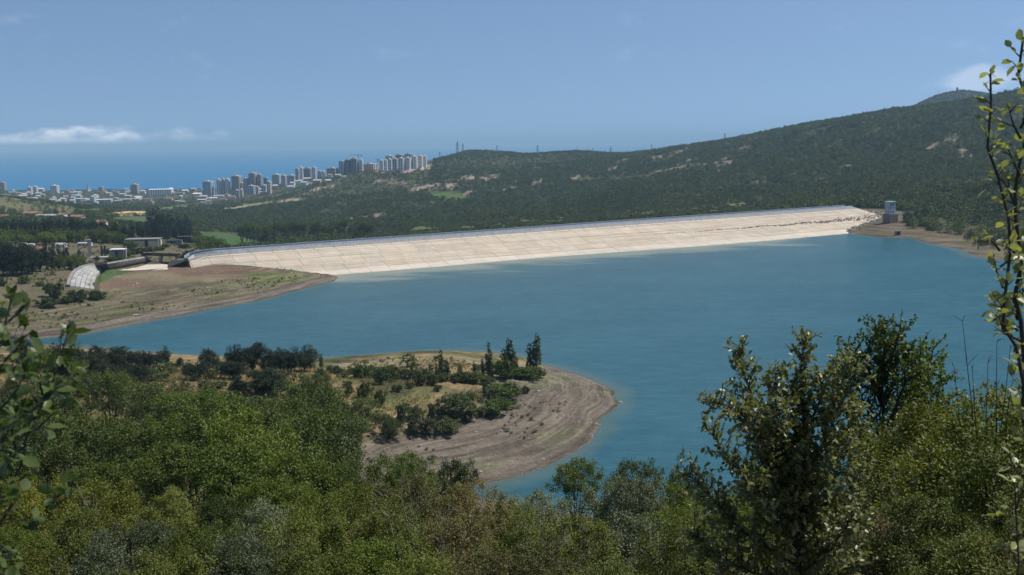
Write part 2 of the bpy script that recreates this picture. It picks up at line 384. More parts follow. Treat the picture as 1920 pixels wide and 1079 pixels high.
# peninsula
for q in ((700, 690, 6), (850, 671, 7.5), (950, 680, 5), (850, 715, 9), (940, 705, 8), (700, 730, 10), (620, 745, 12), (650, 800, 10), (750, 790, 8),
          (450, 720, 13), (300, 715, 14.5), (100, 690, 16), (0, 690, 18), (-200, 690, 20), (600, 690, 7.5), (420, 690, 8), (200, 668, 5), (60, 660, 5),
          (1000, 700, 6.5), (900, 760, 8), (980, 740, 8), (540, 700, 10), (-200, 660, 8), (700, 860, 6)): cz(*q)
# left bank with the spillway, village terrace
for q in ((100, 575, 7), (0, 575, 9), (-200, 570, 14), (200, 545, 7.5), (150, 520, 11), (100, 520, 12.5), (300, 540, 5.5), (300, 508, 6.8), (230, 515, 6.8), (370, 503, 7.2), (400, 498, 8.0), (500, 503.5, 5.6),
          (450, 525, 5.0), (450, 500.5, 7.0), (560, 507, 3.3), (610, 510.5, 1.8), (400, 560, 4), (200, 580, 5), (0, 505, 15), (-200, 505, 20), (70, 480, 13),
          (150, 485, 11.5), (230, 478, 9), (300, 470, 9), (340, 474, 7), (0, 455, 14), (-200, 450, 18), (100, 452, 10), (200, 452, 8), (280, 462, 9)): cz(*q)
PROF = {
 -400: [(850, 440), (1100, 412), (1500, 385), (1750, 352), (2200, 362), (3000, 366), (3700, 358), (4300, 352)],
 0: [(850, 437), (1000, 425), (1200, 412), (1450, 398), (1750, 366), (1900, 372), (2300, 378), (2800, 371), (3300, 364), (3700, 358.5)],
 70: [(850, 440), (1000, 427), (1200, 413), (1500, 402), (1800, 382), (2200, 381), (2800, 371), (3300, 364), (3700, 358)],
 150: [(800, 443), (1000, 429), (1200, 417), (1500, 406), (1900, 397), (2300, 388), (2800, 374), (3300, 364), (3700, 357.5)],
 250: [(800, 446), (1000, 434), (1200, 423), (1500, 411), (1900, 399), (2300, 388), (2800, 373), (3300, 362), (3700, 356.5)],
 350: [(820, 462), (1000, 449), (1200, 438), (1500, 417), (1900, 400), (2300, 388), (2800, 372), (3300, 361), (3700, 355.5)],
 450: [(850, 470), (1000, 459), (1200, 448), (1350, 438), (1550, 420), (1850, 400), (2150, 388), (2550, 373), (2900, 358), (3200, 352), (3700, 354)],
 530: [(900, 468), (1100, 457), (1300, 446), (1500, 427), (1800, 404), (2100, 384), (2450, 368), (2700, 351), (3000, 344), (3300, 348), (3700, 353.5)],
 600: [(900, 463), (1100, 453), (1300, 442), (1550, 418), (1850, 396), (2150, 370), (2400, 348), (2600, 337), (2900, 333), (3200, 342), (3700, 352.5)],
 700: [(900, 458), (1100, 447), (1350, 432), (1600, 405), (1900, 380), (2150, 355), (2350, 332), (2500, 321), (2700, 318.5), (3000, 328), (3700, 351)],
 800: [(900, 452), (1100, 440), (1350, 420), (1600, 395), (1800, 376), (2000, 360), (2200, 340), (2450, 316), (2650, 315), (2900, 305), (3200, 313), (3700, 350)],
 845: [(920, 448), (1120, 436), (1380, 415), (1650, 389), (1900, 366), (2150, 343), (2450, 318), (2700, 306), (2950, 294), (3250, 304), (3700, 350)],
 890: [(950, 444), (1150, 432), (1400, 410), (1700, 383), (1950, 360), (2200, 337), (2500, 318), (2800, 294), (3000, 284), (3300, 294), (3700, 349)],
 985: [(950, 436), (1150, 423), (1400, 402), (1700, 377), (2000, 350), (2300, 325), (2700, 302), (3000, 289.5), (3300, 296), (3700, 347)],
 1060: [(980, 428), (1200, 414), (1450, 396), (1750, 368), (2050, 338), (2400, 312), (2800, 291), (3000, 285), (3300, 294), (3700, 346)],
 1160: [(1000, 418), (1200, 405), (1450, 386), (1750, 356), (2050, 328), (2400, 304), (2750, 292), (3000, 290), (3300, 296), (3700, 345)],
 1250: [(1020, 411), (1200, 399), (1450, 378), (1750, 346), (2050, 316), (2400, 292), (2700, 282), (2900, 280), (3300, 290)],
 1400: [(1040, 399), (1200, 388), (1450, 362), (1750, 326), (2050, 292), (2350, 266), (2600, 256), (2900, 262), (3300, 280)],
 1500: [(1040, 394), (1200, 380), (1450, 350), (1750, 308), (2050, 270), (2300, 246), (2500, 238), (2900, 245), (3300, 265)],
 1600: [(1010, 389), (1150, 374), (1400, 343), (1700, 297), (2000, 250), (2200, 229), (2400, 220.5), (2800, 224), (3300, 240)],
 1700: [(930, 402), (1010, 385), (1120, 368), (1400, 328), (1700, 280), (2000, 233), (2200, 212), (2350, 203), (2700, 210), (3300, 212), (3750, 208)],
 1790: [(860, 415), (960, 388), (1050, 362), (1130, 358), (1400, 312), (1700, 262), (2000, 212), (2200, 193), (2350, 195), (2750, 205), (3300, 196), (3750, 175), (3950, 176)],
 1850: [(830, 425), (920, 388), (1000, 352), (1080, 348), (1300, 315), (1700, 250), (2000, 200), (2150, 188), (2350, 192), (2800, 202), (3300, 196), (3750, 179), (3950, 180)],
 1920: [(800, 432), (890, 385), (980, 335), (1060, 332), (1250, 310), (1650, 240), (1950, 190), (2100, 174), (2500, 182), (3000, 190)],
 2150: [(760, 435), (860, 380), (980, 310), (1060, 305), (1250, 290), (1650, 215), (1950, 170), (2100, 150), (2500, 160), (3000, 175)],
 2500: [(720, 430), (860, 370), (980, 290), (1250, 265), (1650, 195), (2000, 150), (2500, 150), (3000, 170)],
}
for px, L in PROF.items():
    for Y, py in L: cp(px, py, Y)
    if px < 1200: cp(px, py + 6, 4200)
    else: cp(px, py + 40, 4200)
CT = np.array(CT)
def _phi(r2): return np.sqrt(r2 + 0.06 ** 2)
_P = CT[:, :2]; _K = _phi(((_P[:, None] - _P[None]) ** 2).sum(-1))
_n = len(CT); _A = np.zeros((_n + 3, _n + 3)); _A[:_n, :_n] = _K + 1e-5 * np.eye(_n)
_A[:_n, _n] = 1; _A[:_n, _n + 1:] = _P; _A[_n:, :_n] = _A[:_n, _n:].T
_W = np.linalg.solve(_A, np.concatenate([CT[:, 2], np.zeros(3)]))
def rbf(u, v):
    out = np.empty(u.shape)
    for i in range(u.shape[0]):
        r2 = (u[i][:, None] - _P[:, 0]) ** 2 + (v[i][:, None] - _P[:, 1]) ** 2
        out[i] = _phi(r2) @ _W[:_n] + _W[_n] + _W[_n + 1] * u[i] + _W[_n + 2] * v[i]
    return out
# the lake outline, read off the shoreline at water level, closed behind the dam's crest and behind the hill in front
_shore_px = [(-300, 652), (-60, 645), (30, 638), (80, 634), (140, 628), (200, 618), (250, 608), (320, 596), (400, 580), (450, 571), (500, 561), (535, 551), (560, 545), (600, 534), (630, 527), (641, 520), (630, 516)]
_right_px = [(1572, 434), (1600, 440), (1630, 443), (1660, 446), (1700, 446.5), (1722, 449), (1738, 456), (1760, 462), (1785, 466), (1815, 480), (1850, 487), (1880, 489), (1920, 494), (2000, 500), (2150, 520), (2400, 560)]
_near_px = [(2600, 900), (2200, 960), (1800, 970), (1500, 965), (1300, 960), (1100, 965), (980, 945), (900, 930)]
_pen_px = [(880, 922), (905, 917), (960, 906), (1000, 893), (1040, 874), (1080, 852), (1105, 834), (1125, 812), (1132, 798), (1126, 790), (1135, 780), (1152, 770), (1163, 760), (1158, 748), (1157, 732), (1135, 720), (1110, 709), (1075, 698), (1045, 689), (1015, 682), (990, 671), (940, 662), (850, 658), (760, 662), (690, 668), (620, 673), (500, 673), (400, 670), (300, 663), (200, 655), (120, 649), (40, 650), (-100, 662), (-300, 668)]
CREST_PX = [(353, 487), (362, 481), (378, 477), (400, 474), (650, 456), (900, 438), (1150, 419.5), (1400, 402), (1598, 388)]
CREST_Z = 15.0
crest = [at_z(a, b, z) for (a, b), z in zip(CREST_PX, (12.0, 13.2, 14.3, 15, 15, 15, 15, 15, 15))]
WATERLINE = [at_z(a, b, 0) for a, b in ((500, 526), (650, 514), (800, 502), (1000, 484.5), (1150, 473.5), (1300, 463), (1430, 452.5), (1572, 440))]
_lake = [tuple(at_z(a, b, 0).xy) for a, b in _shore_px] + [tuple(p.xy) for p in crest[4:]] + [tuple(at_z(a, b, 0).xy) for a, b in _right_px + _near_px + _pen_px]

_ug = np.concatenate([-np.geomspace(3.2, 0.70, 22)[:-1], np.linspace(-0.70, 0.70, 500), np.geomspace(0.70, 3.2, 22)[1:]])
_Yg = np.concatenate([np.geomspace(1.2, 60, 110)[:-1], np.geomspace(60, 200, 70)[:-1], np.geomspace(200, 480, 230)[:-1], np.geomspace(480, 1100, 180)[:-1], np.geomspace(1100, 4200, 210)])
U, YY = np.meshgrid(_ug, _Yg)
X = U * YY
E = rbf(np.clip(U, -0.78, 0.80), np.log(YY))
Z = H + E * YY
_far = sstep(YY, 900, 1300)
_rn = np.abs(fbm(X * 0.0042 + 3, YY * 0.0042, 4, 5) - 0.5) * 2
_amp = np.where(YY > 1000, 0.0050 * YY * _far, 0) * np.where(U < -0.18, 0.35, 1.0)
Z = Z + (_rn - 0.30) * _amp * (2.7 - 2.4 * sstep(YY, 1900, 2700)) + (fbm(X * 0.02, YY * 0.02, 4, 9) - 0.5) * np.clip(0.0035 * YY, 0.4, 7)
_sd = np.full(X.shape, 400.0); _m = YY < 1250
_dd = seg_dist(X[_m], YY[_m], _lake, True); _in = in_poly(X[_m], YY[_m], _lake)
_wob = (fbm(X[_m] * 0.12, YY[_m] * 0.12, 3, 31) - 0.5) * 2.6
_sd[_m] = np.where(_in, -_dd, _dd) + _wob
_bank = 0.02 + 0.23 * np.clip(_sd, 0, 1e9) + 0.5 * sstep(_sd, 0.5, 2.5) + 0.36 * np.sin(_sd * 1.1 + 2 * fbm(X * 0.03, YY * 0.03, 2, 88)) * sstep(_sd, 2, 6) * sstep(_sd, 60, 30)
_k = 1.8                                               # soft minimum of bank profile and terrain
_land = -_k * np.log(np.exp(-np.clip(_bank, -50, 200) / _k) + np.exp(-np.clip(Z, -200, 200) / _k))
_beh = (YY > 560) & (Z < 1.5)
_wl = sstep(_sd, 150, 90); _land = np.where((Z > 150) | _beh, Z, _land * _wl + Z * (1 - _wl))
_back = np.array([c[1] for c in crest]); _bx = np.array([c[0] for c in crest])
_behind = (YY < 1130) & (YY > np.interp(X, _bx, _back) + 2) & (X > crest[4].x) & (X < crest[-1].x)
Z = np.where(_behind, np.minimum(Z, 9 + 60 * sstep(YY, 1000, 1130)), np.where(_sd > 0, _land, np.maximum(-0.22 * np.abs(_sd) - 0.02, -14)))
Z = np.where((YY > 3600) & (Z < SEA_Z), SEA_Z - 3, np.maximum(Z, SEA_Z - 3))
PX, PY = proj(X, YY, Z)
Z = Z - 2.2 * (in_poly(PX, PY, [(134, 538), (137, 522), (150, 506), (177, 498), (199, 507), (186, 514), (181, 545)]) & (YY > 430) & (YY < 650))   # cut for the spillway lining
Z = Z - 1.6 * (in_poly(PX, PY, [(207, 508), (250, 500), (276, 494), (317, 492.5), (313, 505), (250, 509)]) & (YY > 480) & (YY < 680))
PX, PY = proj(X, YY, Z)
NR, NC = X.shape
def ground_z(x, y):
    u = x / y; fi = np.interp(y, _Yg, np.arange(NR)); fj = np.interp(u, _ug, np.arange(NC))
    i = np.clip(np.floor(fi).astype(int), 0, NR - 2); j = np.clip(np.floor(fj).astype(int), 0, NC - 2); a = fi - i; b = fj - j
    return (Z[i, j] * (1 - a) + Z[i + 1, j] * a) * (1 - b) + (Z[i, j + 1] * (1 - a) + Z[i + 1, j + 1] * a) * b
def gz(x, y): return float(ground_z(np.array(float(x)), np.array(float(y))))
def hit(px, py, Ymin=100.0, Ymax=4100.0):
    """first point of the ground met along a line of sight beyond Ymin"""
    ys = np.geomspace(Ymin, Ymax, 1500); x, y, q = ray(px, py)
    xs = x / y * ys; zs = H + q / y * ys; d = ground_z(xs, ys) - zs
    k = np.argmax(d > 0)
    if d[k] <= 0: return None
    return Vector((float(xs[k]), float(ys[k]), float(ground_z(xs[k], ys[k]))))
def on_ground(px, Y, py=400):
    x, y, q = ray(px, py); X0 = float(x / y * Y); return Vector((X0, Y, gz(X0, Y)))
def snap_px(px, Y):
    """ground point at depth Y seen at column px"""
    py = 500.0
    for _ in range(6):
        p = on_ground(px, Y, py); py = float(proj(p.x, p.y, p.z)[1])
    return p

# --- what covers the ground where
COV = np.empty(X.shape + (3,))
def paint(mask, c, a=1.0):
    mask = mask * a
    COV[:] = COV * (1 - mask[..., None]) + np.array(c) * mask[..., None]
nz1 = fbm(X * 0.03, YY * 0.03, 4, 41); nz2 = fbm(X * 0.12 + 7, YY * 0.12, 4, 43); nzf = fbm(X * 0.006 + 2, YY * 0.006, 4, 47)
FOREST_FLOOR = (0.062, 0.068, 0.030); DRY = (0.235, 0.17, 0.085); MUD = (0.145, 0.120, 0.092); HERB = (0.10, 0.105, 0.045)
COV[:] = FOREST_FLOOR
near = YY < 250; paint((near).astype(float), (0.085, 0.075, 0.042))
paint(((YY < 420) & (PX < 1250)) * sstep(YY, 215, 235) * sstep(nz1, 0.25, 0.4), DRY)
paint(((YY > 205) & (YY < 400) & (PX < 1250)).astype(float) * sstep(nz2, 0.45, 0.62), (0.125, 0.12, 0.05), 0.85)
LB = (YY > 380) & (YY < 760) & (PX < 760) & (Z < 40)
paint(LB.astype(float), (0.135, 0.11, 0.07)); paint(LB * sstep(nz2, 0.45, 0.6), HERB, 0.65)
FIELD = in_poly(PX, PY, [(170, 508), (400, 497), (520, 505), (500, 522), (360, 530), (190, 545)]) & LB
paint(FIELD.astype(float), (0.155, 0.105, 0.07)); paint(FIELD * sstep(nz1, 0.5, 0.65), (0.20, 0.18, 0.10), 0.6)
paint((in_poly(PX, PY, [(178, 508), (250, 505), (240, 512), (212, 520), (180, 535)]) & LB).astype(float), (0.075, 0.115, 0.035))
paint((in_poly(PX, PY, [(460, 512), (560, 502), (610, 512), (570, 532), (480, 540)]) & LB) * sstep(nz2, 0.35, 0.6), (0.125, 0.14, 0.05))
paint((in_poly(PX, PY, [(500, 560), (560, 520), (640, 512), (645, 525), (560, 548)]) & LB).astype(float) * 0.5, MUD)
RIM = sstep(_sd, 48, 26) * (_sd > -30) * (YY < 1000) * (YY > 200)
pen_beach = ((PX > 640) & (YY < 345)).astype(float)
paint(RIM * pen_beach * sstep(Z, 8.6, 6.6), MUD); paint(RIM * pen_beach * sstep(nz2, 0.56, 0.68) * sstep(Z, 8.6, 6.6), (0.15, 0.15, 0.08), 0.7)
paint((in_poly(PX, PY, [(625, 684), (700, 677), (850, 664), (940, 660), (1010, 676), (1020, 692), (900, 700), (850, 690), (640, 700)]) & (YY < 345)) * sstep(nz2, 0.3, 0.5), (0.22, 0.18, 0.095))
paint(sstep(_sd, 12, 7) * LB, MUD)
RB = (PX > 1540) & (YY > 640) & (YY < 1000)
paint(RB * sstep(_sd, 70, 45) * sstep(Z, 16, 12), (0.13, 0.098, 0.07)); paint(RB * sstep(nz2, 0.45, 0.6) * sstep(_sd, 55, 35) * sstep(Z, 15, 11), (0.11, 0.105, 0.045), 0.8)
paint(sstep(_sd, 3.5, 0.5) * (YY < 1000) * (YY > 150), (0.11, 0.09, 0.072), 0.7)
BARE = np.zeros(X.shape, bool); nzs = fbm(X * 0.05 + 31, YY * 0.05, 4, 49)
def scar(pts, wpx, Ymin, c, ragged=True, Ymax=9000):
    global BARE
    d = seg_dist(PX, PY, pts) + (((nz2 - 0.5) * 5.0 + (nzs - 0.5) * 5.0 + (nzf - 0.5) * 2) * wpx if ragged else 0)
    mk = (d < wpx) & (YY > Ymin) & (YY < Ymax); paint(mk.astype(float), c); BARE |= mk
ROCKC = (0.215, 0.165, 0.125)
for L, wd in (([(1345, 310), (1365, 296), (1400, 278)], 6), ([(1220, 298), (1255, 292), (1290, 276)], 3), ([(1235, 326), (1290, 304)], 3), ([(1140, 322), (1168, 302)], 3),
              ([(1072, 340), (1088, 328)], 2), ([(1340, 320), (1365, 300), (1372, 285)], 4), ([(1395, 350), (1425, 340), (1445, 330)], 5), ([(1210, 340), (1225, 330)], 3),
              ([(1740, 275), (1762, 266)], 5), ([(1790, 272), (1805, 284)], 7), ([(1535, 337), (1570, 328)], 2), ([(1580, 312), (1596, 310)], 3), ([(1490, 348), (1500, 340)], 2),
              ([(1700, 352), (1740, 344)], 2.5), ([(1760, 372), (1790, 362), (1815, 345)], 2.5), ([(1855, 345), (1905, 325)], 2.5), ([(870, 362), (895, 360)], 2), ([(945, 356), (965, 352)], 2),
              ([(620, 410), (680, 405), (720, 402)], 2.5), ([(650, 432), (665, 428)], 2.5), ([(1240, 270), (1270, 268)], 1.5), ([(1000, 345), (1010, 342)], 2), ([(1350, 400), (1395, 384)], 4), ([(700, 340), (760, 345)], 2),
              ([(1430, 352), (1470, 345)], 2.5), ([(1290, 320), (1330, 312)], 2)):
    scar(L, wd, 850, ROCKC)
scar([(778, 358), (835, 346), (868, 337), (930, 333)], 4.5, 1200, (0.33, 0.25, 0.19)); scar([(800, 357), (840, 349), (880, 341)], 5, 1200, (0.30, 0.225, 0.17))
scar([(355, 404), (420, 393), (500, 382), (560, 374)], 2.0, 1200, (0.33, 0.27, 0.17), False); scar([(560, 364), (600, 355), (630, 345)], 1.6, 1500, (0.32, 0.27, 0.2), True)
scar([(640, 322), (700, 319), (745, 321), (808, 314)], 2.0, 2000, (0.36, 0.28, 0.22)); scar([(-10, 380), (25, 392), (55, 398)], 6, 1200, (0.34, 0.26, 0.20))
def field(poly, c, Ymin=800, Ymax=3500):
    global BARE, FLD
    mk = in_poly(PX, PY, poly) & (YY > Ymin) & (YY < Ymax); paint(mk.astype(float), c); BARE |= mk; FLD |= mk
FLD = np.zeros(X.shape, bool)
field([(188, 402), (240, 396), (282, 397), (278, 402), (238, 406), (195, 408)], (0.50, 0.36, 0.18))
field([(195, 409), (240, 407), (290, 405), (300, 415), (270, 425), (205, 418)], (0.085, 0.115, 0.045)); field([(140, 392), (205, 392), (190, 400), (150, 402)], (0.10, 0.125, 0.055))
field([(280, 392), (352, 385), (350, 392), (290, 398)], (0.11, 0.14, 0.05))
field([(362, 434), (420, 436), (480, 452), (545, 460), (430, 470), (400, 468), (375, 450)], (0.062, 0.105, 0.030), 700, 1500)
field([(800, 362), (840, 360), (900, 372), (850, 378), (810, 372)], (0.085, 0.125, 0.035)); field([(395, 398), (470, 386), (530, 376), (520, 384), (450, 396)], (0.15, 0.15, 0.06))
m_slope = (in_poly(PX, PY, [(760, 425), (1000, 412), (1200, 396), (1400, 380), (1420, 400), (900, 440), (700, 455), (640, 456)]) & (YY > 600) & (YY < 1500))
paint(m_slope.astype(float), (0.105, 0.125, 0.04)); paint(m_slope * sstep(PX, 1150, 1400), (0.20, 0.165, 0.08), 0.8)
HILL_L = (PX < 140) & (YY > 1300) & (YY < 1950); paint(HILL_L.astype(float), (0.13, 0.125, 0.06))
TOWN = (YY > 2000) & (PX < 640) & ~BARE; paint(TOWN * sstep(nz2, 0.5, 0.62), (0.16, 0.15, 0.10), 0.6)

V = np.stack([X.ravel(), YY.ravel(), Z.ravel()], 1)
idx = np.arange(NR * NC).reshape(NR, NC)
Q = np.stack([idx[:-1, :-1].ravel(), idx[:-1, 1:].ravel(), idx[1:, 1:].ravel(), idx[1:, :-1].ravel()], 1)
me = mesh_np('ground', V, Q, M['ground'], True)
a = me.attributes.new('cover', 'FLOAT_COLOR', 'POINT'); a.data.foreach_set('color', np.concatenate([COV, np.ones(X.shape + (1,))], -1).astype(np.float32).ravel())
strand = (sstep(_sd, 70, 45) * (_sd > -40) * (YY > 180) * (YY < 1000) * sstep(Z, 12, 8)).astype(np.float32)
a = me.attributes.new('strand', 'FLOAT', 'POINT'); a.data.foreach_set('value', strand.ravel())
tag(link('ground', me), 'hilly ground of shores, slopes and valley round the reservoir', kind='structure')
# lake surface on the same stations, kept a little way under its banks
wl = [tuple(p.xy) for p in WATERLINE]
wm = (_sd < 5.0); wf = wm[:-1, :-1] & wm[1:, :-1] & wm[:-1, 1:] & wm[1:, 1:]
wq = Q[wf.ravel()]; used = np.unique(wq); re = np.full(NR * NC, -1); re[used] = np.arange(len(used))
me = mesh_np('lake', np.stack([X.ravel()[used], YY.ravel()[used], np.zeros(len(used))], 1), re[wq], M['lake'], True)
a = me.attributes.new('shore', 'FLOAT', 'POINT'); a.data.foreach_set('value', (-_sd.ravel()[used]).astype(np.float32))
a = me.attributes.new('damside', 'FLOAT', 'POINT'); a.data.foreach_set('value', seg_dist(X.ravel()[used], YY.ravel()[used], wl[:-1]).astype(np.float32))
tag(link('lake', me), 'blue-green reservoir water spreading between the dam and the peninsula', kind='structure')
sx = 46000.0
me = mesh_np('sea', [(-sx, 2400, SEA_Z), (sx, 2400, SEA_Z), (sx, 50000, SEA_Z), (-sx, 50000, SEA_Z)], [(0, 1, 2, 3)], M['sea'])
tag(link('sea', me), 'blue sea beyond the town reaching the hazy horizon', kind='structure')
# haze: one closed box of even, pale air round the camera and everything built
m, t = new_mat('haze_air')
pv = t.n('ShaderNodeVolumePrincipled'); pv.inputs['Color'].default_value = (0.50, 0.79, 1.0, 1); pv.inputs['Density'].default_value = 0.72e-4
pv.inputs['Anisotropy'].default_value = 0.0
o = t.n('ShaderNodeOutputMaterial'); t.l(pv.outputs[0], o.inputs[1])
mb = MB(); mb.box((0, 25000, 65.0), (96000, 52000, 362))
tag(mb.build('haze', m), 'thin bluish haze over the valley, town and sea', kind='stuff')
# ------------------------------------------------------------------ the dam
def along(pts, n):
    """resample a polyline to n+1 points of equal length"""
    d = [0.0]
    for a, b in zip(pts, pts[1:]): d.append(d[-1] + (b - a).length)
    out = []
    for k in range(n + 1):
        s = d[-1] * k / n; i = max(0, min(len(pts) - 2, next((q for q in range(len(pts) - 1) if d[q + 1] >= s - 1e-6), len(pts) - 2)))
        f = (s - d[i]) / max(1e-6, d[i + 1] - d[i]); out.append(pts[i].lerp(pts[i + 1], f))
    return out
NCOL = 46
ctop = along(crest, NCOL)
def dam_foot(p):                                      # upstream foot of the face at water level, opposite a crest point
    d = (crest[-1] - crest[3]).normalized(); n = Vector((d.y, -d.x, 0)); s = (p - crest[3]).dot(d)
    pts = [(q, (q - crest[3]).dot(d)) for q in WATERLINE]
    if s <= pts[0][1]: off = (pts[0][0] - crest[3]).dot(n)
    elif s >= pts[-1][1]: off = (pts[-1][0] - crest[3]).dot(n)
    else:
        for (a, sa), (b, sb) in zip(pts, pts[1:]):
            if sa <= s <= sb: off = (a.lerp(b, (s - sa) / (sb - sa)) - crest[3]).dot(n); break
    off *= max(0.32, min(1.0, (s + 55) / 95))
    base = p - n * (p - crest[3]).dot(n); q = base + n * off
    return Vector((q.x, q.y, 0.0))
feet = [dam_foot(p) for p in ctop]
def face(i, z, lift=0.0):                             # point on the upstream face (column position i may be fractional) at height z
    k = min(int(i), NCOL - 1); f = i - k
    a = feet[k].lerp(feet[k + 1], f); b = ctop[k].lerp(ctop[k + 1], f)
    return a.lerp(b, z / CREST_Z) + Vector((0, 0, lift))
dam = empty('dam', ctop[NCOL // 2]); bpy.context.view_layer.update()
DINV = Matrix.Translation(-dam.location)
def dpart(mb, name, mat):
    o = mb.build(name, mat, dam); o.matrix_parent_inverse = DINV; return o
mb = MB(); nd = Vector(((crest[-1] - crest[3]).y, -(crest[-1] - crest[3]).x, 0)).normalized()
prof = []
for k in range(NCOL + 1):
    under = feet[k] + nd * 26 + Vector((0, 0, -7)); bw = ctop[k] - nd * 9; dn = ctop[k] - nd * 60 + Vector((0, 0, -26))
    prof.append([under, feet[k] + Vector((0, 0, -0.14)), ctop[k] + Vector((0, 0, -0.16)), bw + Vector((0, 0, -0.16)), dn, dn + Vector((0, 0, -12)), under + Vector((0, 0, -22))])
vs = [p for r in prof for p in r]; fs = []
for k in range(NCOL):
    for j in range(7): fs.append((k * 7 + j, k * 7 + (j + 1) % 7, (k + 1) * 7 + (j + 1) % 7, (k + 1) * 7 + j))
fs.append(tuple(range(7))); fs.append(tuple(NCOL * 7 + j for j in range(7))[::-1])
mb.add(vs, fs); dpart(mb, 'embankment', M['joint'])
rng = random.Random(4)
rows = [(-1.9, 0.25, 'slabwhite'), (0.3, 2.35, 'slabwhite'), (2.42, 5.2, 'slab'), (5.28, 8.9, 'slab'), (9.0, 12.7, 'slab')]
nslab = 0
for r, (z0, z1, mt) in enumerate(rows):
    sh = 0.0 if r < 3 else 0.22 * (r - 2)
    for k in range(NCOL):
        i0 = max(0, k + sh + 0.006 - 0.35); i1 = min(NCOL, k + 1 + sh - 0.006 - 0.35)
        if i1 - i0 < 0.2: continue
        l = rng.uniform(-0.03, 0.05); tl = rng.uniform(-0.02, 0.02); d = Vector((0, 0, -0.3))
        q = [face(i0, z0, l), face(i1, z0, l + tl), face(i1, z1, l + tl), face(i0, z1, l)]
        mb = MB(); mb.hexa([p + d for p in q], q); dpart(mb, 'slab', M[mt]); nslab += 1
for k in range(NCOL):                                 # narrow bleached ledge between the slab rows
    mb = MB(); q = [face(k + 0.02, 12.78, 0.12), face(k + 0.98, 12.78, 0.12), face(k + 0.98, 13.4, 0.12), face(k + 0.02, 13.4, 0.12)]
    mb.hexa([p + Vector((0, 0, -0.4)) for p in q], q); dpart(mb, 'ledge', M['slabwhite'])
mb = MB(); NS = NCOL * 4                              # weathered upper band, uneven
vs = []; fs = []
for k in range(NS + 1):
    i = k * NCOL / NS
    for j in range(6):
        z = 13.5 + (14.9 - 13.5) * j / 5
        vs.append(face(i, z, 0.04 + (0.28 * rng.random() if 0 < j < 5 else 0)))
for k in range(NS):
    for j in range(5): fs.append((k * 6 + j, (k + 1) * 6 + j, (k + 1) * 6 + j + 1, k * 6 + j + 1))
mb.add(vs, fs); dpart(mb, 'weathered_band', M['greyconc'])
def strip(path, w0, w1, z0, z1):
    mb = MB(); vs = []; fs = []
    for p in path:
        for q, z in ((w0, z0), (w1, z0), (w1, z1), (w0, z1)): vs.append(p - nd * q + Vector((0, 0, z)))
    for k in range(len(path) - 1):
        for j in range(4): fs.append((k * 4 + j, k * 4 + (j + 1) % 4, (k + 1) * 4 + (j + 1) % 4, (k + 1) * 4 + j))
    fs += [(0, 1, 2, 3), tuple(len(path) * 4 - 4 + j for j in (3, 2, 1, 0))]; mb.add(vs, fs); return mb
path = along(crest, 90)
dpart(strip(path, 0.5, 8.6, -0.5, 0.05), 'crest_road', M['asphalt'])
for k in range(0, 90, 5): dpart(strip(path[k:k + 6], -0.15, 0.35, -0.6, 0.95), 'parapet', M['parapet'])
dpart(strip(path, 8.2, 8.6, 0.0, 1.3), 'guard_wall', M['rail'])
dpart(strip(path, 8.05, 8.75, 1.3, 1.45), 'guard_wall_cap', M['parapet'])
mb = MB()                                              # line of dark debris left by an old water level on the right half
for k in range(900):
    f = rng.random() ** 0.7; i = NCOL * (0.55 + 0.45 * f) - 0.02; z = 7.4 + 0.25 * math.sin(i * 1.7) + rng.gauss(0, 0.12 + 1.1 * f ** 4); s_ = rng.uniform(0.2, 0.75) * (0.6 + f)
    p = face(min(i, NCOL - 0.01), max(0.3, min(z, 12)), 0.1); mb.box((p.x, p.y, p.z), (s_ * 2, s_ * 1.2, s_ * 0.6), rng.uniform(0, 3.1), 0.6)
o = dpart(mb, 'debris_line', M['debris']); o['kind'] = 'stuff'
tag(dam, 'long pale concrete-slab dam closing the far side of the lake', 'dam')

# ------------------------------------------------------------------ spillway at the dam's left end
def prism(name, pts, thick, mat, label, cat, down=None):
    """solid behind a polygon given as (px, py, z) corners"""
    P = [at_z(*p) for p in pts]; c = sum(P, Vector()) / len(P)
    nrm = (P[1] - P[0]).cross(P[-1] - P[0]).normalized()
    if nrm.dot(Vector((0, 0, H)) - c) < 0: nrm = -nrm
    off = -nrm * thick if down is None else Vector((0, 0, -down))
    n = len(P); mb = MB(); mb.add([p - c for p in P] + [p - c + off for p in P],
        [tuple(range(n)), tuple(range(2 * n - 1, n - 1, -1))] + [(i, i + n, (i + 1) % n + n, (i + 1) % n) for i in range(n)])
    o = mb.build(name, mat); o.location = c; return tag(o, label, cat, kind='thing')
prism('retaining_wall', [(177, 497.5, 11.5), (201, 495.5, 11.8), (206, 507, 7.3), (196, 507.5, 6.6)], 1.5, M['darkconc'], 'dark retaining wall beside the curved stone lining', 'wall')
prism('concrete_bank', [(201, 495.5, 11.8), (240, 489, 12.2), (272, 484, 12.2), (276, 494, 8.0), (250, 499.5, 7.5), (206, 507, 7.3)], 1.2, M['greyconc'], 'sloping grey concrete bank behind the spillway apron', 'concrete bank')
prism('spillway_apron', [(206, 507.2, 7.3), (250, 499.7, 7.5), (276, 494.5, 8.0), (318, 492.5, 8.2), (313, 503.5, 7.0), (250, 507.5, 6.9)], 1.0, M['slabwhite'], 'bleached flat concrete apron of the spillway', 'apron')
prism('sill_wall', [(320, 488.5, 11.0), (351, 487.5, 12.2), (373, 498.5, 7.2), (314, 502.5, 7.2)], 1.6, M['darkconc'], 'dark sloping concrete wall at the left end of the dam', 'wall')
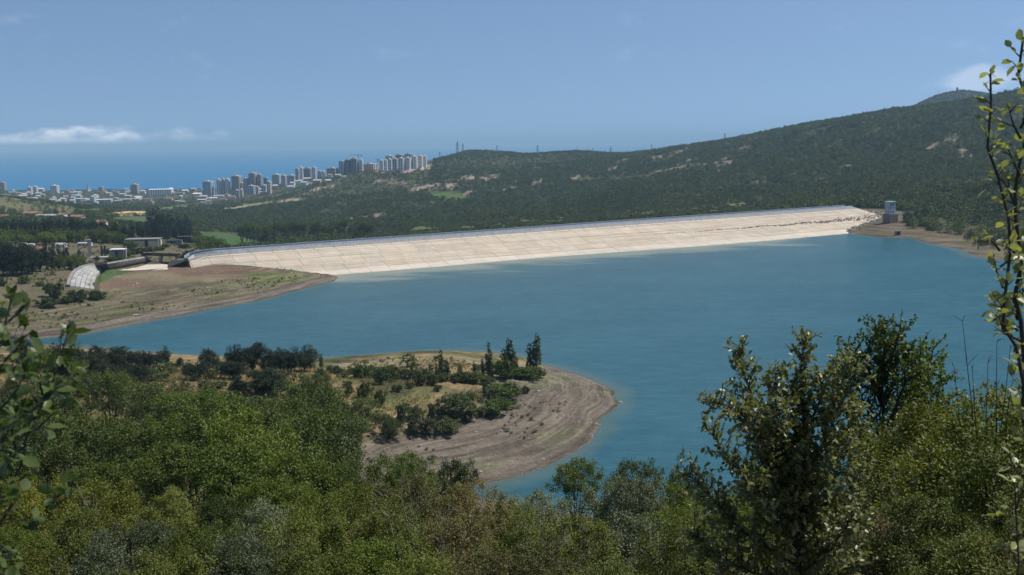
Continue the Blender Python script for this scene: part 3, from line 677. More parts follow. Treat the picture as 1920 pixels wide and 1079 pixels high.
prism('sill_footing', [(314, 503, 7.1), (373, 499, 7.1), (375, 501, 6.9), (280, 508, 6.7)], 0.8, M['slabwhite'], 'pale footing strip under the dark sloping wall', 'footing')
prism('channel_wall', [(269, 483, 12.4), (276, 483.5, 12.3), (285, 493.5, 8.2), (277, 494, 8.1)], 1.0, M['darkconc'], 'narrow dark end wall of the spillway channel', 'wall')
# curved stone lining, course by course
L0 = [at_z(a, b, z) for a, b, z in ((131, 537, 10.5), (134, 524, 11.2), (140, 513, 11.8), (150, 505, 12.0), (163, 499.5, 12.0), (177, 497.5, 11.6))]
L1 = [at_z(a, b, z) for a, b, z in ((177, 544, 7.0), (178, 532, 7.0), (180, 521, 7.0), (184, 513.5, 7.0), (190, 509.5, 6.9), (197, 507.5, 6.7))]
lin = empty('stone_lining', L1[2]); a0 = along(L0, 9); a1 = along(L1, 9); DL = Matrix.Translation(-lin.location)
for k in range(9):
    for j in range(5):
        f0, f1 = j / 5 + 0.012, (j + 1) / 5 - 0.012; e = 0.035; l = rng.uniform(0, 0.14)
        q = [a0[k].lerp(a0[k + 1], e).lerp(a1[k].lerp(a1[k + 1], e), f0), a0[k].lerp(a0[k + 1], 1 - e).lerp(a1[k].lerp(a1[k + 1], 1 - e), f0),
             a0[k].lerp(a0[k + 1], 1 - e).lerp(a1[k].lerp(a1[k + 1], 1 - e), f1), a0[k].lerp(a0[k + 1], e).lerp(a1[k].lerp(a1[k + 1], e), f1)]
        q = [p + Vector((0, 0, 0.35 + l)) for p in q]
        mb = MB(); mb.hexa([p + Vector((0, 0, -1.6)) for p in q], q); o = mb.build('slab', M['stonelining'], lin); o.matrix_parent_inverse = DL
mb = MB(); vs = []
for k in range(10): vs += [a0[k] + Vector((-1.8, 0, -0.9)), a0[k] + Vector((-1.8, 0, 0.9)), a0[k] + Vector((-0.1, 0, 0.9)), a0[k] + Vector((-0.1, 0, -0.9))]
mb.add(vs, [(k * 4 + j, k * 4 + (j + 1) % 4, k * 4 + 4 + (j + 1) % 4, k * 4 + 4 + j) for k in range(9) for j in range(4)] + [(0, 1, 2, 3), (39, 38, 37, 36)])
o = mb.build('coping', M['greyconc'], lin); o.matrix_parent_inverse = DL
tag(lin, 'curved pale stone-lined side wall of the spillway basin', 'lining')
# footbridge over the spillway
b0, b1 = at_z(268, 478, 13.0), at_z(336, 480, 13.0); bd = (b1 - b0); br = empty('spillway_bridge', b0); ang = math.atan2(bd.y, bd.x)
mb = MB(); mb.box((bd.x / 2, bd.y / 2, 0), (bd.length, 3.2, 0.7), ang); mb.build('deck', M['darkconc'], br)
for s in (-1, 1):
    mb = MB(); ox, oy = -math.sin(ang) * 1.5 * s, math.cos(ang) * 1.5 * s
    mb.box((bd.x / 2 + ox, bd.y / 2 + oy, 0.75), (bd.length, 0.12, 0.8), ang); mb.build('parapet', M['darkconc'], br)
for f in (0.05, 0.5, 0.95):
    mb = MB(); mb.box((bd.x * f, bd.y * f, -3.0), (1.2, 2.8, 5.3), ang); mb.build('pier', M['greyconc'], br)
tag(br, 'low dark bridge crossing the spillway channel behind the apron', 'bridge')
# tall concrete posts
for px, yt, yb, wpx, lab in ((169, 450.5, 482, 6.5, 'tallest pale concrete pier, standing alone among the village trees'), (191.5, 461, 482, 3.4, 'left one of the pair of dark concrete piers'), (197.5, 460.5, 482, 3.4, 'right one of the pair of dark concrete piers')):
    p = hit(px, yb, 450) or snap_px(px, 620); top = at_Y(px, yt, p.y); wd = wpx * p.y / F; hgt = top.z - p.z
    r = empty('concrete_pier', p, 0.4)
    mb = MB(); mb.box((0, 0, hgt / 2 - 0.5), (wd, wd * 1.4, hgt + 1)); mb.build('shaft', M['greyconc'] if px < 180 else M['darkconc'], r)
    mb = MB(); mb.box((0, 0, hgt + 0.15), (wd * 1.2, wd * 1.65, 0.3)); mb.build('cap', M['greyconc'], r)
    mb = MB(); mb.box((0, 0, 0.2), (wd * 1.5, wd * 2, 1.2)); mb.build('footing', M['greyconc'], r); tag(r, lab, 'pier')

# ------------------------------------------------------------------ intake tower on the right shore
tb = hit(1669, 418, 700) or snap_px(1669, 880)
TS = tb.y / F; tw = empty('intake_tower', tb, math.radians(24))
zb1 = at_Y(1669, 401.5, tb.y).z - tb.z; zt1 = at_Y(1664, 379, tb.y).z - tb.z
mb = MB(); mb.box((0, 0, zb1 / 2 - 1), (20 * TS, 18 * TS, zb1 + 2)); pb = mb.build('base', M['towerbrick'], tw)
for k in range(3):
    mb = MB(); mb.box((0, 0, zb1 * (0.28 + 0.3 * k)), (20.4 * TS, 18.4 * TS, 0.18)); mb.build('string_course', M['greyconc'], pb)
hx, hy = 14 * TS, 13 * TS; hz = zt1 - zb1; cx0 = -1.6 * TS
mb = MB(); mb.box((cx0, 0, zb1 + hz / 2), (hx, hy, hz)); wall = mb.build('wall', M['towerblue'], tw)
mb = MB(); mb.box((cx0, 0, zt1 + 0.2), (hx + 1.0, hy + 1.0, 0.5)); rf = mb.build('roof', M['greyroof'], tw)
mb = MB(); mb.tube([(cx0 + hx * 0.4, 0, zt1 + 0.3), (cx0 + hx * 0.4, 0, zt1 + 2.6)], 0.08, 4); mb.build('mast', M['steel'], rf)
for zz in (0.12, 0.72):
    for xx in (-0.28, 0.12):
        for s, nm in ((-1, 'window'),):
            mb = MB(); mb.box((cx0 + xx * hx, s * (hy / 2 - 0.02), zb1 + hz * (zz + 0.08)), (hx * 0.17, 0.16, hz * 0.15)); o = mb.build(nm, M['glass'], tw)
            mb = MB(); mb.box((cx0 + xx * hx, s * (hy / 2 + 0.06), zb1 + hz * zz), (hx * 0.2, 0.2, 0.15)); mb.build('sill', M['greyconc'], o)
mb = MB(); mb.box((cx0, 0, zb1 + hz * 0.56), (hx + 0.3, hy + 0.3, 0.25)); mb.build('cornice', M['greyconc'], tw)
mb = MB(); mb.box((cx0 + hx / 2, 0, zb1 + 1.2), (0.14, 1.3, 2.3)); mb.build('door', M['nearblack'], tw)
for sx_ in (-1, 1):
    mb = MB(); mb.tube([(cx0 - hx / 2, sx_ * 8.9 * TS, zb1 + 1), (9.9 * TS, sx_ * 8.9 * TS, zb1 + 1)], 0.06, 4)
    for q in range(6):
        xq = cx0 - hx / 2 + (9.9 * TS + hx / 2 - cx0) * q / 5; mb.tube([(xq, sx_ * 8.9 * TS, zb1), (xq, sx_ * 8.9 * TS, zb1 + 1)], 0.05, 4)
    mb.build('railing', M['steel'], tw)
tag(tw, 'blue-grey water intake tower on a brown brick base by the shore', 'tower')
# gangway from the tower to the hillside
g0 = tb + Vector((10 * TS, 1.0, zb1 - 0.2)); g1 = at_Y(1713, 398.5, tb.y + 8); gd = g1 - g0
gw = empty('gangway', g0)
L = gd.length; ga = math.atan2(gd.y, gd.x)
mb = MB(); mb.hexa([(-0.2, -0.9, -0.5), (gd.x, gd.y - 0.9, gd.z - 0.5), (gd.x, gd.y + 0.9, gd.z - 0.5), (-0.2, 0.9, -0.5)], [(-0.2, -0.9, 0), (gd.x, gd.y - 0.9, gd.z), (gd.x, gd.y + 0.9, gd.z), (-0.2, 0.9, 0)]); mb.build('deck', M['steel'], gw)
for s in (-0.85, 0.85):
    mb = MB(); mb.tube([(0, s, 1.0), (gd.x, gd.y + s, gd.z + 1.0)], 0.06, 4)
    for q in range(9): f = q / 8; mb.tube([(gd.x * f, gd.y * f + s, gd.z * f), (gd.x * f, gd.y * f + s, gd.z * f + 1)], 0.05, 4)
    mb.build('railing', M['steel'], gw)
for f in (0.45, 0.8):
    x0, y0 = g0.x + gd.x * f, g0.y + gd.y * f; zz = gz(x0, y0) - g0.z
    mb = MB(); mb.tube([(gd.x * f, gd.y * f, min(zz - 0.5, gd.z * f - 1)), (gd.x * f, gd.y * f, gd.z * f - 0.4)], 0.3, 6); mb.build('post', M['greyconc'], gw)
tag(gw, 'steel gangway joining the intake tower to the wooded bank', 'gangway')
# outlet portal and slipway at the waterline
p = hit(1683, 441, 700) or at_z(1683, 442, 0.5); po = empty('outlet_portal', p, 0.15); q = TS * 9
for s in (-1, 1):
    mb = MB(); mb.box((s * q * 0.42, 0, q * 0.25), (q * 0.2, q * 0.5, q * 0.75)); mb.build('jamb', M['greyconc'], po)
mb = MB(); mb.box((0, 0, q * 0.7), (q * 1.04, q * 0.52, q * 0.18)); mb.build('lintel', M['greyconc'], po)
mb = MB(); mb.box((0, q * 0.12, q * 0.22), (q * 0.64, q * 0.2, q * 0.78)); mb.build('mouth_shade_block', M['nearblack'], po)  # solid near-black block standing in for the shade inside the mouth
tag(po, 'small concrete outlet portal with a dark mouth at the waterline below the tower', 'portal')
sl = [hit(a, b, 650) for a, b in ((1588, 430), (1594, 431), (1605, 413.5), (1601, 412.5))]
if all(sl):
    mb = MB(); c0 = sum(sl, Vector()) / 4; mb.hexa([s - c0 + Vector((0, 0, -0.6)) for s in sl], [s - c0 + Vector((0, 0, 0.45)) for s in sl])
    o = mb.build('slipway', M['slabwhite']); o.location = c0; tag(o, 'pale concrete slipway running down the shore beside the dam end', 'slipway')
# ------------------------------------------------------------------ plants: prototypes
def nrm(v): return v / np.maximum(np.linalg.norm(v, axis=-1, keepdims=True), 1e-9)
def leaf_tris(P, D, N, L, W, fold=0.25):
    """two-triangle folded leaves; P base, D direction, N upper side"""
    n = len(P); L = np.broadcast_to(np.asarray(L, float), (n,))[:, None]; W = np.broadcast_to(np.asarray(W, float), (n,))[:, None]
    S = nrm(np.cross(D, N)); N2 = nrm(np.cross(S, D))
    V = np.stack([P, P + D * L * 0.48 + S * W * 0.5 + N2 * W * fold, P + D * L, P + D * L * 0.48 - S * W * 0.5 + N2 * W * fold], 1).reshape(-1, 3)
    b = np.arange(n)[:, None] * 4
    return V, np.concatenate([b + np.array([[0, 1, 2]]), b + np.array([[0, 2, 3]])], 0)
def lobed_crown(seed, nl, nleaf, leaf, h0=0.22, sx=0.5, lob=(0.16, 0.30), flat=1.0, shape='round', up=0.35, wl=0.6, inner=0.45, crisp=0.0):
    """crown in a unit box: x, y in -0.5..0.5, z in h0..1. Returns leaf mesh data and lobe centres"""
    r = np.random.default_rng(seed); C = []; R = []
    for k in range(nl):
        for _ in range(60):
            p = r.uniform(-1, 1, 3); q = np.linalg.norm(p)
            if shape == 'round' and (q > 1 or q < inner): continue
            zf = (p[2] + 1) / 2
            if shape == 'cone' and np.hypot(p[0], p[1]) > (1.02 - zf) * 0.95 + 0.06: continue
            if shape == 'column' and np.hypot(p[0], p[1]) > 0.75 * (1.05 - zf ** 2.2): continue
            if shape == 'umbrella' and (np.hypot(p[0], p[1]) > 0.55 + 0.4 * zf or (zf > 0.75 and np.hypot(p[0], p[1]) > 0.75)): continue
            break
        rad = r.uniform(*lob)
        C.append((p[0] * (sx - rad * 0.75), p[1] * (sx - rad * 0.75), h0 + rad * 0.7 + (1 - h0 - rad * 1.4) * zf)); R.append(rad)
    C = np.array(C); R = np.array(R)
    wgt = R ** 2; k = r.choice(nl, nleaf, p=wgt / wgt.sum())
    ns = 11; ds = nrm(r.normal(size=(nl, ns, 3)) + np.array([0, 0, 0.25])); rs = r.uniform(0.72, 1.12, (nl, ns))   # sprays of leaves on each lobe
    j = r.integers(0, ns, nleaf); d = nrm(r.normal(size=(nleaf, 3))); fa = np.array([1, 1, flat])
    Pc = C[k] + ds[k, j] * (R[k] * rs[k, j])[:, None] * fa + r.normal(size=(nleaf, 3)) * (R[k] * 0.17)[:, None]
    Ps = C[k] + d * (R[k] * np.clip(r.normal(0.72, 0.16, nleaf), 0.2, 1.0))[:, None] * fa
    P = np.where((r.random(nleaf) < 0.78)[:, None], Pc, Ps); d = nrm(P - C[k] + 1e-6)
    keep = np.ones(nleaf, bool)
    for j in range(nl):                                # drop leaves buried deep inside other lobes
        dj = np.linalg.norm((P - C[j]) / np.array([1, 1, flat]), axis=1); keep &= ~((dj < R[j] * 0.62) & (k != j))
    P = P[keep]; d = d[keep]; n = len(P)
    D = nrm(d * 0.7 + r.normal(size=(n, 3)) * 0.75 + np.array([0, 0, -0.15])); N = nrm(d * 0.6 + np.array([0, 0, up]) + r.normal(size=(n, 3)) * 0.45)
    L = leaf * r.uniform(0.65, 1.3, n)
    return leaf_tris(P, D, N, L, L * wl), C, R
def limbs(C, R, seed, h0, r0=0.03, trunk_to=None, sides=6):
    r = np.random.default_rng(seed); mb = MB(); top = trunk_to or (h0 + 0.35)
    sway = r.uniform(-0.03, 0.03, 2); mb.tube([(0, 0, -0.06), (sway[0] * 0.3, sway[1] * 0.3, h0 * 0.6), (sway[0], sway[1], h0), (sway[0] * 1.4, sway[1] * 1.2, top)], [r0 * 1.25, r0, r0 * 0.8, r0 * 0.35], sides)
    for c, rad in zip(C, R):
        z0 = h0 * r.uniform(0.7, 1.0) + 0.25 * (c[2] - h0) * r.uniform(0.2, 1); a = Vector((sway[0], sway[1], min(z0, top))); b = Vector(c)
        m_ = a.lerp(b, 0.5) + Vector((r.uniform(-.02, .02), r.uniform(-.02, .02), 0.03)); mb.tube([a, m_, b, b + (b - a).normalized() * rad * r.uniform(0.6, 1.3)], [r0 * 0.5, r0 * 0.34, r0 * 0.2, r0 * 0.08], 4)
    return mb
class Proto: pass
def proto(kind, seed, mats, h, wd, nl, nleaf, leaf, h0, **kw):
    p = Proto(); p.h = h; p.w = wd * 0.84; r0 = kw.pop('r0', 0.028); tt = kw.pop('trunk_to', None)
    (V, Fc), C, R = lobed_crown(seed, nl, nleaf, leaf / h, h0, 0.5 * wd / h, **kw)
    p.crown = mesh_np('crown_' + kind, V * h, Fc, None); p.mats = mats
    p.h = float(np.percentile(V[:, 2], 99.6)) * h; p.w = 2 * float(np.percentile(np.hypot(V[:, 0], V[:, 1]), 98.5)) * h   # true size of the crown
    mb = limbs(C, R, seed + 5, h0, r0, tt); mb.v = [tuple(q * h for q in v) for v in mb.v]; p.trunk = mb.mesh('trunk_' + kind, M['bark'])
    p.cm = {}
    return p
def crown_of(p, mat, o):
    """foliage of a prototype: the mesh is shared, the leaf material belongs to the object"""
    if not p.crown.materials: p.crown.materials.append(M['oak'])
    o.data = p.crown; o.material_slots[0].link = 'OBJECT'; o.material_slots[0].material = M[mat]; return o
PR = {}
# big broadleaf tree of the middle distance, near bush with small leaves, pine, columnar poplar, cypress, round shrub
PR['tree'] = [proto('tree', 10 + k, 0, 7.0, 8.4, 17, 14000, 0.225, 0.03, lob=(0.12, 0.28), up=1.0, flat=0.85, inner=0.5) for k in range(5)]
PR['bush'] = [proto('bush', 30 + k, 0, 3.6, 4.6, 16, 20000, 0.090, 0.05, lob=(0.10, 0.27), up=0.9, r0=0.014, inner=0.5) for k in range(5)]
PR['pine'] = [proto('pine', 50 + k, 0, 8.0, 7.6, 36, 12000, 0.42, 0.10, lob=(0.09, 0.17), flat=0.6, up=0.9, wl=0.22, shape=('cone', 'round', 'umbrella', 'cone', 'round')[k], inner=0.2, r0=0.026, trunk_to=0.9) for k in range(5)]
PR['poplar'] = [proto('poplar', 70 + k, 0, 9.0, 2.9, 24, 5200, 0.30, 0.10, lob=(0.05, 0.10), flat=1.5, up=0.3, shape='column', inner=0.0, r0=0.015, trunk_to=0.95) for k in range(3)]
PR['cypress'] = [proto('cypress', 80 + k, 0, 9.0, 2.8, 26, 3200, 0.42, 0.04, lob=(0.06, 0.11), flat=1.7, up=0.3, shape='column', inner=0.0, r0=0.014, trunk_to=0.9, wl=0.4) for k in range(3)]
PR['shrub'] = [proto('shrub', 90 + k, 0, 2.6, 3.7, 11, 3400, 0.24, 0.03, lob=(0.12, 0.32), up=0.8, inner=0.5, r0=0.016) for k in range(4)]
def make_tree(name, kind, var, mat, loc, h, wd, rz, label, cat='tree', group=None):
    p = PR[kind][var % len(PR[kind])]; o = empty(name, loc, rz); wd = max(wd, {'bush': 0.66, 'tree': 0.58}.get(kind, 0) * h)
    o.scale = (wd / p.w, wd / p.w, h / p.h)
    tag(o, label, cat, group); link('trunk', p.trunk, o); c = crown_of(p, mat, link('crown', p.crown, o))
    if kind in ('tree', 'bush') and h > wd * 0.85:        # tall stem: the crown keeps its round shape and sits at the top
        k = wd * 0.85 / h; c.scale = (1, 1, k); c.location = (0, 0, p.h * (1 - k))
    return o
def plant_px(name, kind, var, mat, px, ytop, Y, wpx, label, cat='tree', group=None, sink=0.0, hmin=0.8):
    """plant standing at depth Y on the ground in column px, its top at row ytop, wpx pixels wide"""
    p = snap_px(px, Y); top = at_Y(px, ytop, Y); h = max(hmin, top.z - p.z + sink); p.z -= sink
    return make_tree(name, kind, var, mat, p, h, max(0.4, wpx * Y / F), (px * 1.7 + var) % 6.28, label, cat, group)

# --- masses that nobody could count: instanced from points with geometry nodes
def scatter(name, pts, scl, rot, sel, meshes, label):
    me = bpy.data.meshes.new(name); n = len(pts); me.vertices.add(n); me.vertices.foreach_set('co', np.asarray(pts, np.float32).ravel())
    a = me.attributes.new('scl', 'FLOAT_VECTOR', 'POINT'); a.data.foreach_set('vector', np.asarray(scl, np.float32).ravel())
    a = me.attributes.new('rot', 'FLOAT_VECTOR', 'POINT'); a.data.foreach_set('vector', np.asarray(rot, np.float32).ravel())
    a = me.attributes.new('sel', 'INT', 'POINT'); a.data.foreach_set('value', np.asarray(sel, np.int32))
    me.update(); o = link(name, me); c = bpy.data.collections.new(name + '_kinds')
    for k, q in enumerate(meshes):
        ob = bpy.data.objects.new('%s_kind_%02d' % (name, k), q[0].crown if isinstance(q, tuple) else q)
        if isinstance(q, tuple): crown_of(q[0], q[1], ob)
        c.objects.link(ob)
    ng = bpy.data.node_groups.new(name, 'GeometryNodeTree'); ng.interface.new_socket('Geometry', in_out='INPUT', socket_type='NodeSocketGeometry'); ng.interface.new_socket('Geometry', in_out='OUTPUT', socket_type='NodeSocketGeometry')
    gi = ng.nodes.new('NodeGroupInput'); go = ng.nodes.new('NodeGroupOutput'); ip = ng.nodes.new('GeometryNodeInstanceOnPoints'); ci = ng.nodes.new('GeometryNodeCollectionInfo')
    ci.inputs['Collection'].default_value = c; ci.inputs['Separate Children'].default_value = True; ci.inputs['Reset Children'].default_value = True
    def na(nm, ty):
        q = ng.nodes.new('GeometryNodeInputNamedAttribute'); q.data_type = ty; q.inputs[0].default_value = nm; return q.outputs[0]
    ip.inputs['Pick Instance'].default_value = True
    ng.links.new(gi.outputs[0], ip.inputs['Points']); ng.links.new(ci.outputs[0], ip.inputs['Instance']); ng.links.new(na('sel', 'INT'), ip.inputs['Instance Index'])
    ng.links.new(na('rot', 'FLOAT_VECTOR'), ip.inputs['Rotation']); ng.links.new(na('scl', 'FLOAT_VECTOR'), ip.inputs['Scale']); ng.links.new(ip.outputs[0], go.inputs[0])
    md = o.modifiers.new('scatter', 'NODES'); md.node_group = ng
    return tag(o, label, kind='stuff')
def far_crown(seed, nleaf, leaf, h, wd, mat, shape='round'):
    (V, Fc), C, R = lobed_crown(seed, 9, nleaf, leaf / h, 0.04, 0.5 * wd / h, (0.2, 0.34), shape=shape, up=0.6, inner=0.2); return mesh_np('far_crown', V * h, Fc, M[mat])
FAR = [far_crown(200 + k, 260, 0.9, 6.0, 6.6, 'forest') for k in range(5)] + [far_crown(220, 200, 0.8, 9.0, 3.0, 'cypress', 'column')]
SCR = [far_crown(210 + k, 240, 0.5, 2.4, 3.0, 'scrub') for k in range(4)]
RS = np.random.default_rng(77)
def cells(mask, spacing):
    """random ground points inside masked cells, one per spacing^2 of ground"""
    mk = mask[:-1, :-1]; dx = (X[:-1, 1:] - X[:-1, :-1]); dy = YY[1:, :-1] - YY[:-1, :-1]
    lam = np.where(mk, dx * dy / (spacing[:-1, :-1] ** 2), 0); n = RS.poisson(lam); i, j = np.nonzero(n); rep = n[i, j]
    i = np.repeat(i, rep); j = np.repeat(j, rep); a = RS.random(len(i)); b = RS.random(len(i))
    y = _Yg[i] + (_Yg[i + 1] - _Yg[i]) * a; u = _ug[j] + (_ug[j + 1] - _ug[j]) * b; x = u * y; z = ground_z(x, y)
    return np.stack([x, y, z], 1), i, j
view = (PX > -160) & (PX < 2100)
crest_line = (YY > np.interp(X, _bx, _back) + 55) | (X < crest[0].x) | (X > crest[-1].x)
hillmask = view & (YY > 640) & (Z > SEA_Z + 2) & ~(BARE & (nzs < 0.60)) & ~FLD & crest_line & ((_sd > 30) | (YY > 1250)) & ~m_slope & ~((PX > 1480) & (_sd < 24) & (YY < 1100)) & ~((PX > 1560) & (PX < 1700) & (_sd < 52) & (YY < 1000)) & (nzf > 0.20)
TOWNAREA = in_poly(PX, PY, [(365, 378), (450, 374), (520, 362), (600, 342), (640, 327), (700, 322), (810, 317), (810, 290), (640, 295), (540, 315), (365, 338)]) & (YY > 2000)
hillmask &= ~(TOWNAREA & (nz2 < 0.62)) & ~((PX < 470) & (YY < 1100)) & ~((YY > 2700) & (PX < 600) & (nz2 < 0.5)) & ~(HILL_L & (nz2 < 0.55))
hillmask |= view & (PX < 470) & (YY > 600) & (YY <= 1100) & (_sd > 30) & ~BARE & crest_line & (nz2 > 0.55) & ~in_poly(PX, PY, [(150, 442), (365, 438), (370, 500), (100, 515), (20, 470), (100, 452)])
dens = np.clip(0.0030 * YY, 4.3, 7.6) * np.where(HILL_L, 1.6, 1.0)
P, ci_, cj = cells(hillmask, dens)
thin = fbm(P[:, 0] * 0.012, P[:, 1] * 0.012, 4, 71); keep = (thin > 0.40) | (RS.random(len(P)) < 0.45); P = P[keep]
s = RS.uniform(0.45, 1.30, len(P)) * np.interp(P[:, 1], [0, 1500, 2200, 2800, 4200], [0.85, 0.95, 1.15, 0.85, 0.9]) * (0.8 + 0.5 * fbm(P[:, 0] * 0.008, P[:, 1] * 0.008, 3, 72)); sel = RS.integers(0, 5, len(P))
s = np.where((P[:, 1] > 2100) & (P[:, 0] / P[:, 1] < -0.08), s * 0.6, s)
s = np.where((P[:, 0] / P[:, 1] > 0.33) & (P[:, 1] < 1150), s * 1.15, s)
P[:, 2] -= 0.5
scatter('hillside_forest', P, np.stack([s * RS.uniform(0.85, 1.2, len(P)), s, s * RS.uniform(0.75, 1.15, len(P))], 1), np.stack([np.zeros(len(P)), np.zeros(len(P)), RS.random(len(P)) * 6.28], 1), sel, FAR,
        'dense dark green woods covering the hills beyond the lake')
print('forest', len(P))
P, _, _ = cells(view & m_slope & (Z > -100), np.full(X.shape, 3.6)); P = P[fbm(P[:, 0] * 0.05, P[:, 1] * 0.05, 3, 5) > 0.42]
s = RS.uniform(0.7, 1.5, len(P)); z0 = np.zeros(len(P))
scatter('slope_scrub', P, np.stack([s, s, s], 1), np.stack([z0, z0, RS.random(len(P)) * 6.28], 1), RS.integers(0, 4, len(P)), SCR, 'low yellow-green scrub on the slope behind the dam'); print('scrub', len(P))
# dry grass on the peninsula and left bank
def tuft(seed, n, h):
    r = np.random.default_rng(seed); P0 = np.concatenate([r.normal(0, 0.12, (n, 2)), np.zeros((n, 1))], 1); D = nrm(np.concatenate([r.normal(0, 0.35, (n, 2)), np.ones((n, 1))], 1))
    V_, F_ = leaf_tris(P0, D, nrm(r.normal(size=(n, 3))), h * r.uniform(0.5, 1.1, n), 0.05); return mesh_np('tuft', V_, F_, M['drygrass'])
lb = ((LB & ~FIELD & (_sd > 9)) | ((YY > 225) & (YY < 345) & (PX > 650) & (PX < 1180) & (_sd > 12) & (Z < 8))) & view
P, _, _ = cells(lb, np.full(X.shape, 2.6)); P = P[fbm(P[:, 0] * 0.05 + 9, P[:, 1] * 0.05, 4, 61) > 0.53]; s = RS.gamma(2.0, 0.09, len(P)) + 0.08; z0 = np.zeros(len(P))
scatter('bank_scrub', P, np.stack([s, s, s * 0.8], 1), np.stack([z0, z0, RS.random(len(P)) * 6.28], 1), RS.integers(0, 4, len(P)), SCR, 'low weeds and scrub dotted over the bare banks'); print('bank scrub', len(P))
pm = (YY > 222) & (YY < 345) & (PX < 1010) & (PX > -120) & (_sd > 14) & (Z > 7.0)
P, _, _ = cells(pm, np.full(X.shape, 3.4)); wgt = fbm(P[:, 0] * 0.05 + 5, P[:, 1] * 0.05, 4, 81) + 0.03 * (P[:, 0] < -55) + 0.05 * (P[:, 1] < 262); P = P[wgt > 0.53]; s = RS.gamma(2.2, 0.25, len(P)) + 0.15; z0 = np.zeros(len(P))
scatter('peninsula_scrub', P, np.stack([s, s, s * 0.9], 1), np.stack([z0, z0, RS.random(len(P)) * 6.28], 1), RS.integers(0, 4, len(P)), SCR, 'low olive scrub growing thickly through the grass of the peninsula'); print('pen scrub', len(P))
TUF = [tuft(k, 22, 0.55) for k in range(4)]
penm = (YY > 215) & (YY < 350) & (PX < 1200) & (PX > -100) & (_sd > 6) & (Z > 7.2)
P, _, _ = cells(penm, np.full(X.shape, 1.15)); P = P[fbm(P[:, 0] * 0.06, P[:, 1] * 0.06, 3, 15) > 0.36]; s = RS.uniform(0.6, 1.5, len(P)); z0 = np.zeros(len(P))
scatter('dry_grass', P, np.stack([s, s, s], 1), np.stack([z0, z0, RS.random(len(P)) * 6.28], 1), RS.integers(0, 4, len(P)), TUF, 'straw-coloured dry grass on top of the peninsula'); print('grass', len(P))
# stones on the beaches
def stone(seed):
    r = np.random.default_rng(seed); import bmesh; bm = bmesh.new(); bmesh.ops.create_icosphere(bm, subdivisions=1, radius=0.5)
    for v in bm.verts: v.co = Vector((v.co.x * 1.2, v.co.y * 0.9, v.co.z * 0.6)) * float(r.uniform(0.7, 1.2))
    me_ = bpy.data.meshes.new('stone'); bm.to_mesh(me_); bm.free(); me_.materials.append(M['rock']); return me_
STN = [stone(k) for k in range(4)]
bea = ((YY > 205) & (YY < 345) & (PX > 600) & (PX < 1200) & (_sd > 0.5) & (Z < 8.0)) | ((YY > 395) & (YY < 620) & (PX > 20) & (PX < 650) & (_sd > 0.5) & (Z < 7.5))
P, _, _ = cells(bea, np.full(X.shape, 1.9)); P = P[(fbm(P[:, 0] * 0.07, P[:, 1] * 0.07, 3, 25) > 0.47)]
s = RS.gamma(2.0, 0.14, len(P)) + 0.1; z0 = np.zeros(len(P))
scatter('beach_stones', P, np.stack([s, s, s], 1), np.stack([z0, z0, RS.random(len(P)) * 6.28], 1), RS.integers(0, 4, len(P)), STN, 'pale stones strewn over the bare drawdown shores'); print('stones', len(P))
rip = (YY > 700) & (YY < 1010) & in_poly(PX, PY, [(1560, 400), (1600, 392), (1660, 400), (1655, 412), (1620, 420), (1600, 436), (1570, 440), (1585, 415)])
P, _, _ = cells(rip, np.full(X.shape, 1.5)); s = RS.gamma(2.5, 0.4, len(P)) + 0.4; z0 = np.zeros(len(P)); P[:, 2] += 0.2
scatter('riprap', P, np.stack([s, s, s], 1), np.stack([z0, z0, RS.random(len(P)) * 6.28], 1), RS.integers(0, 4, len(P)), STN, 'heap of grey rubble where the dam meets the right bank'); print('riprap', len(P))
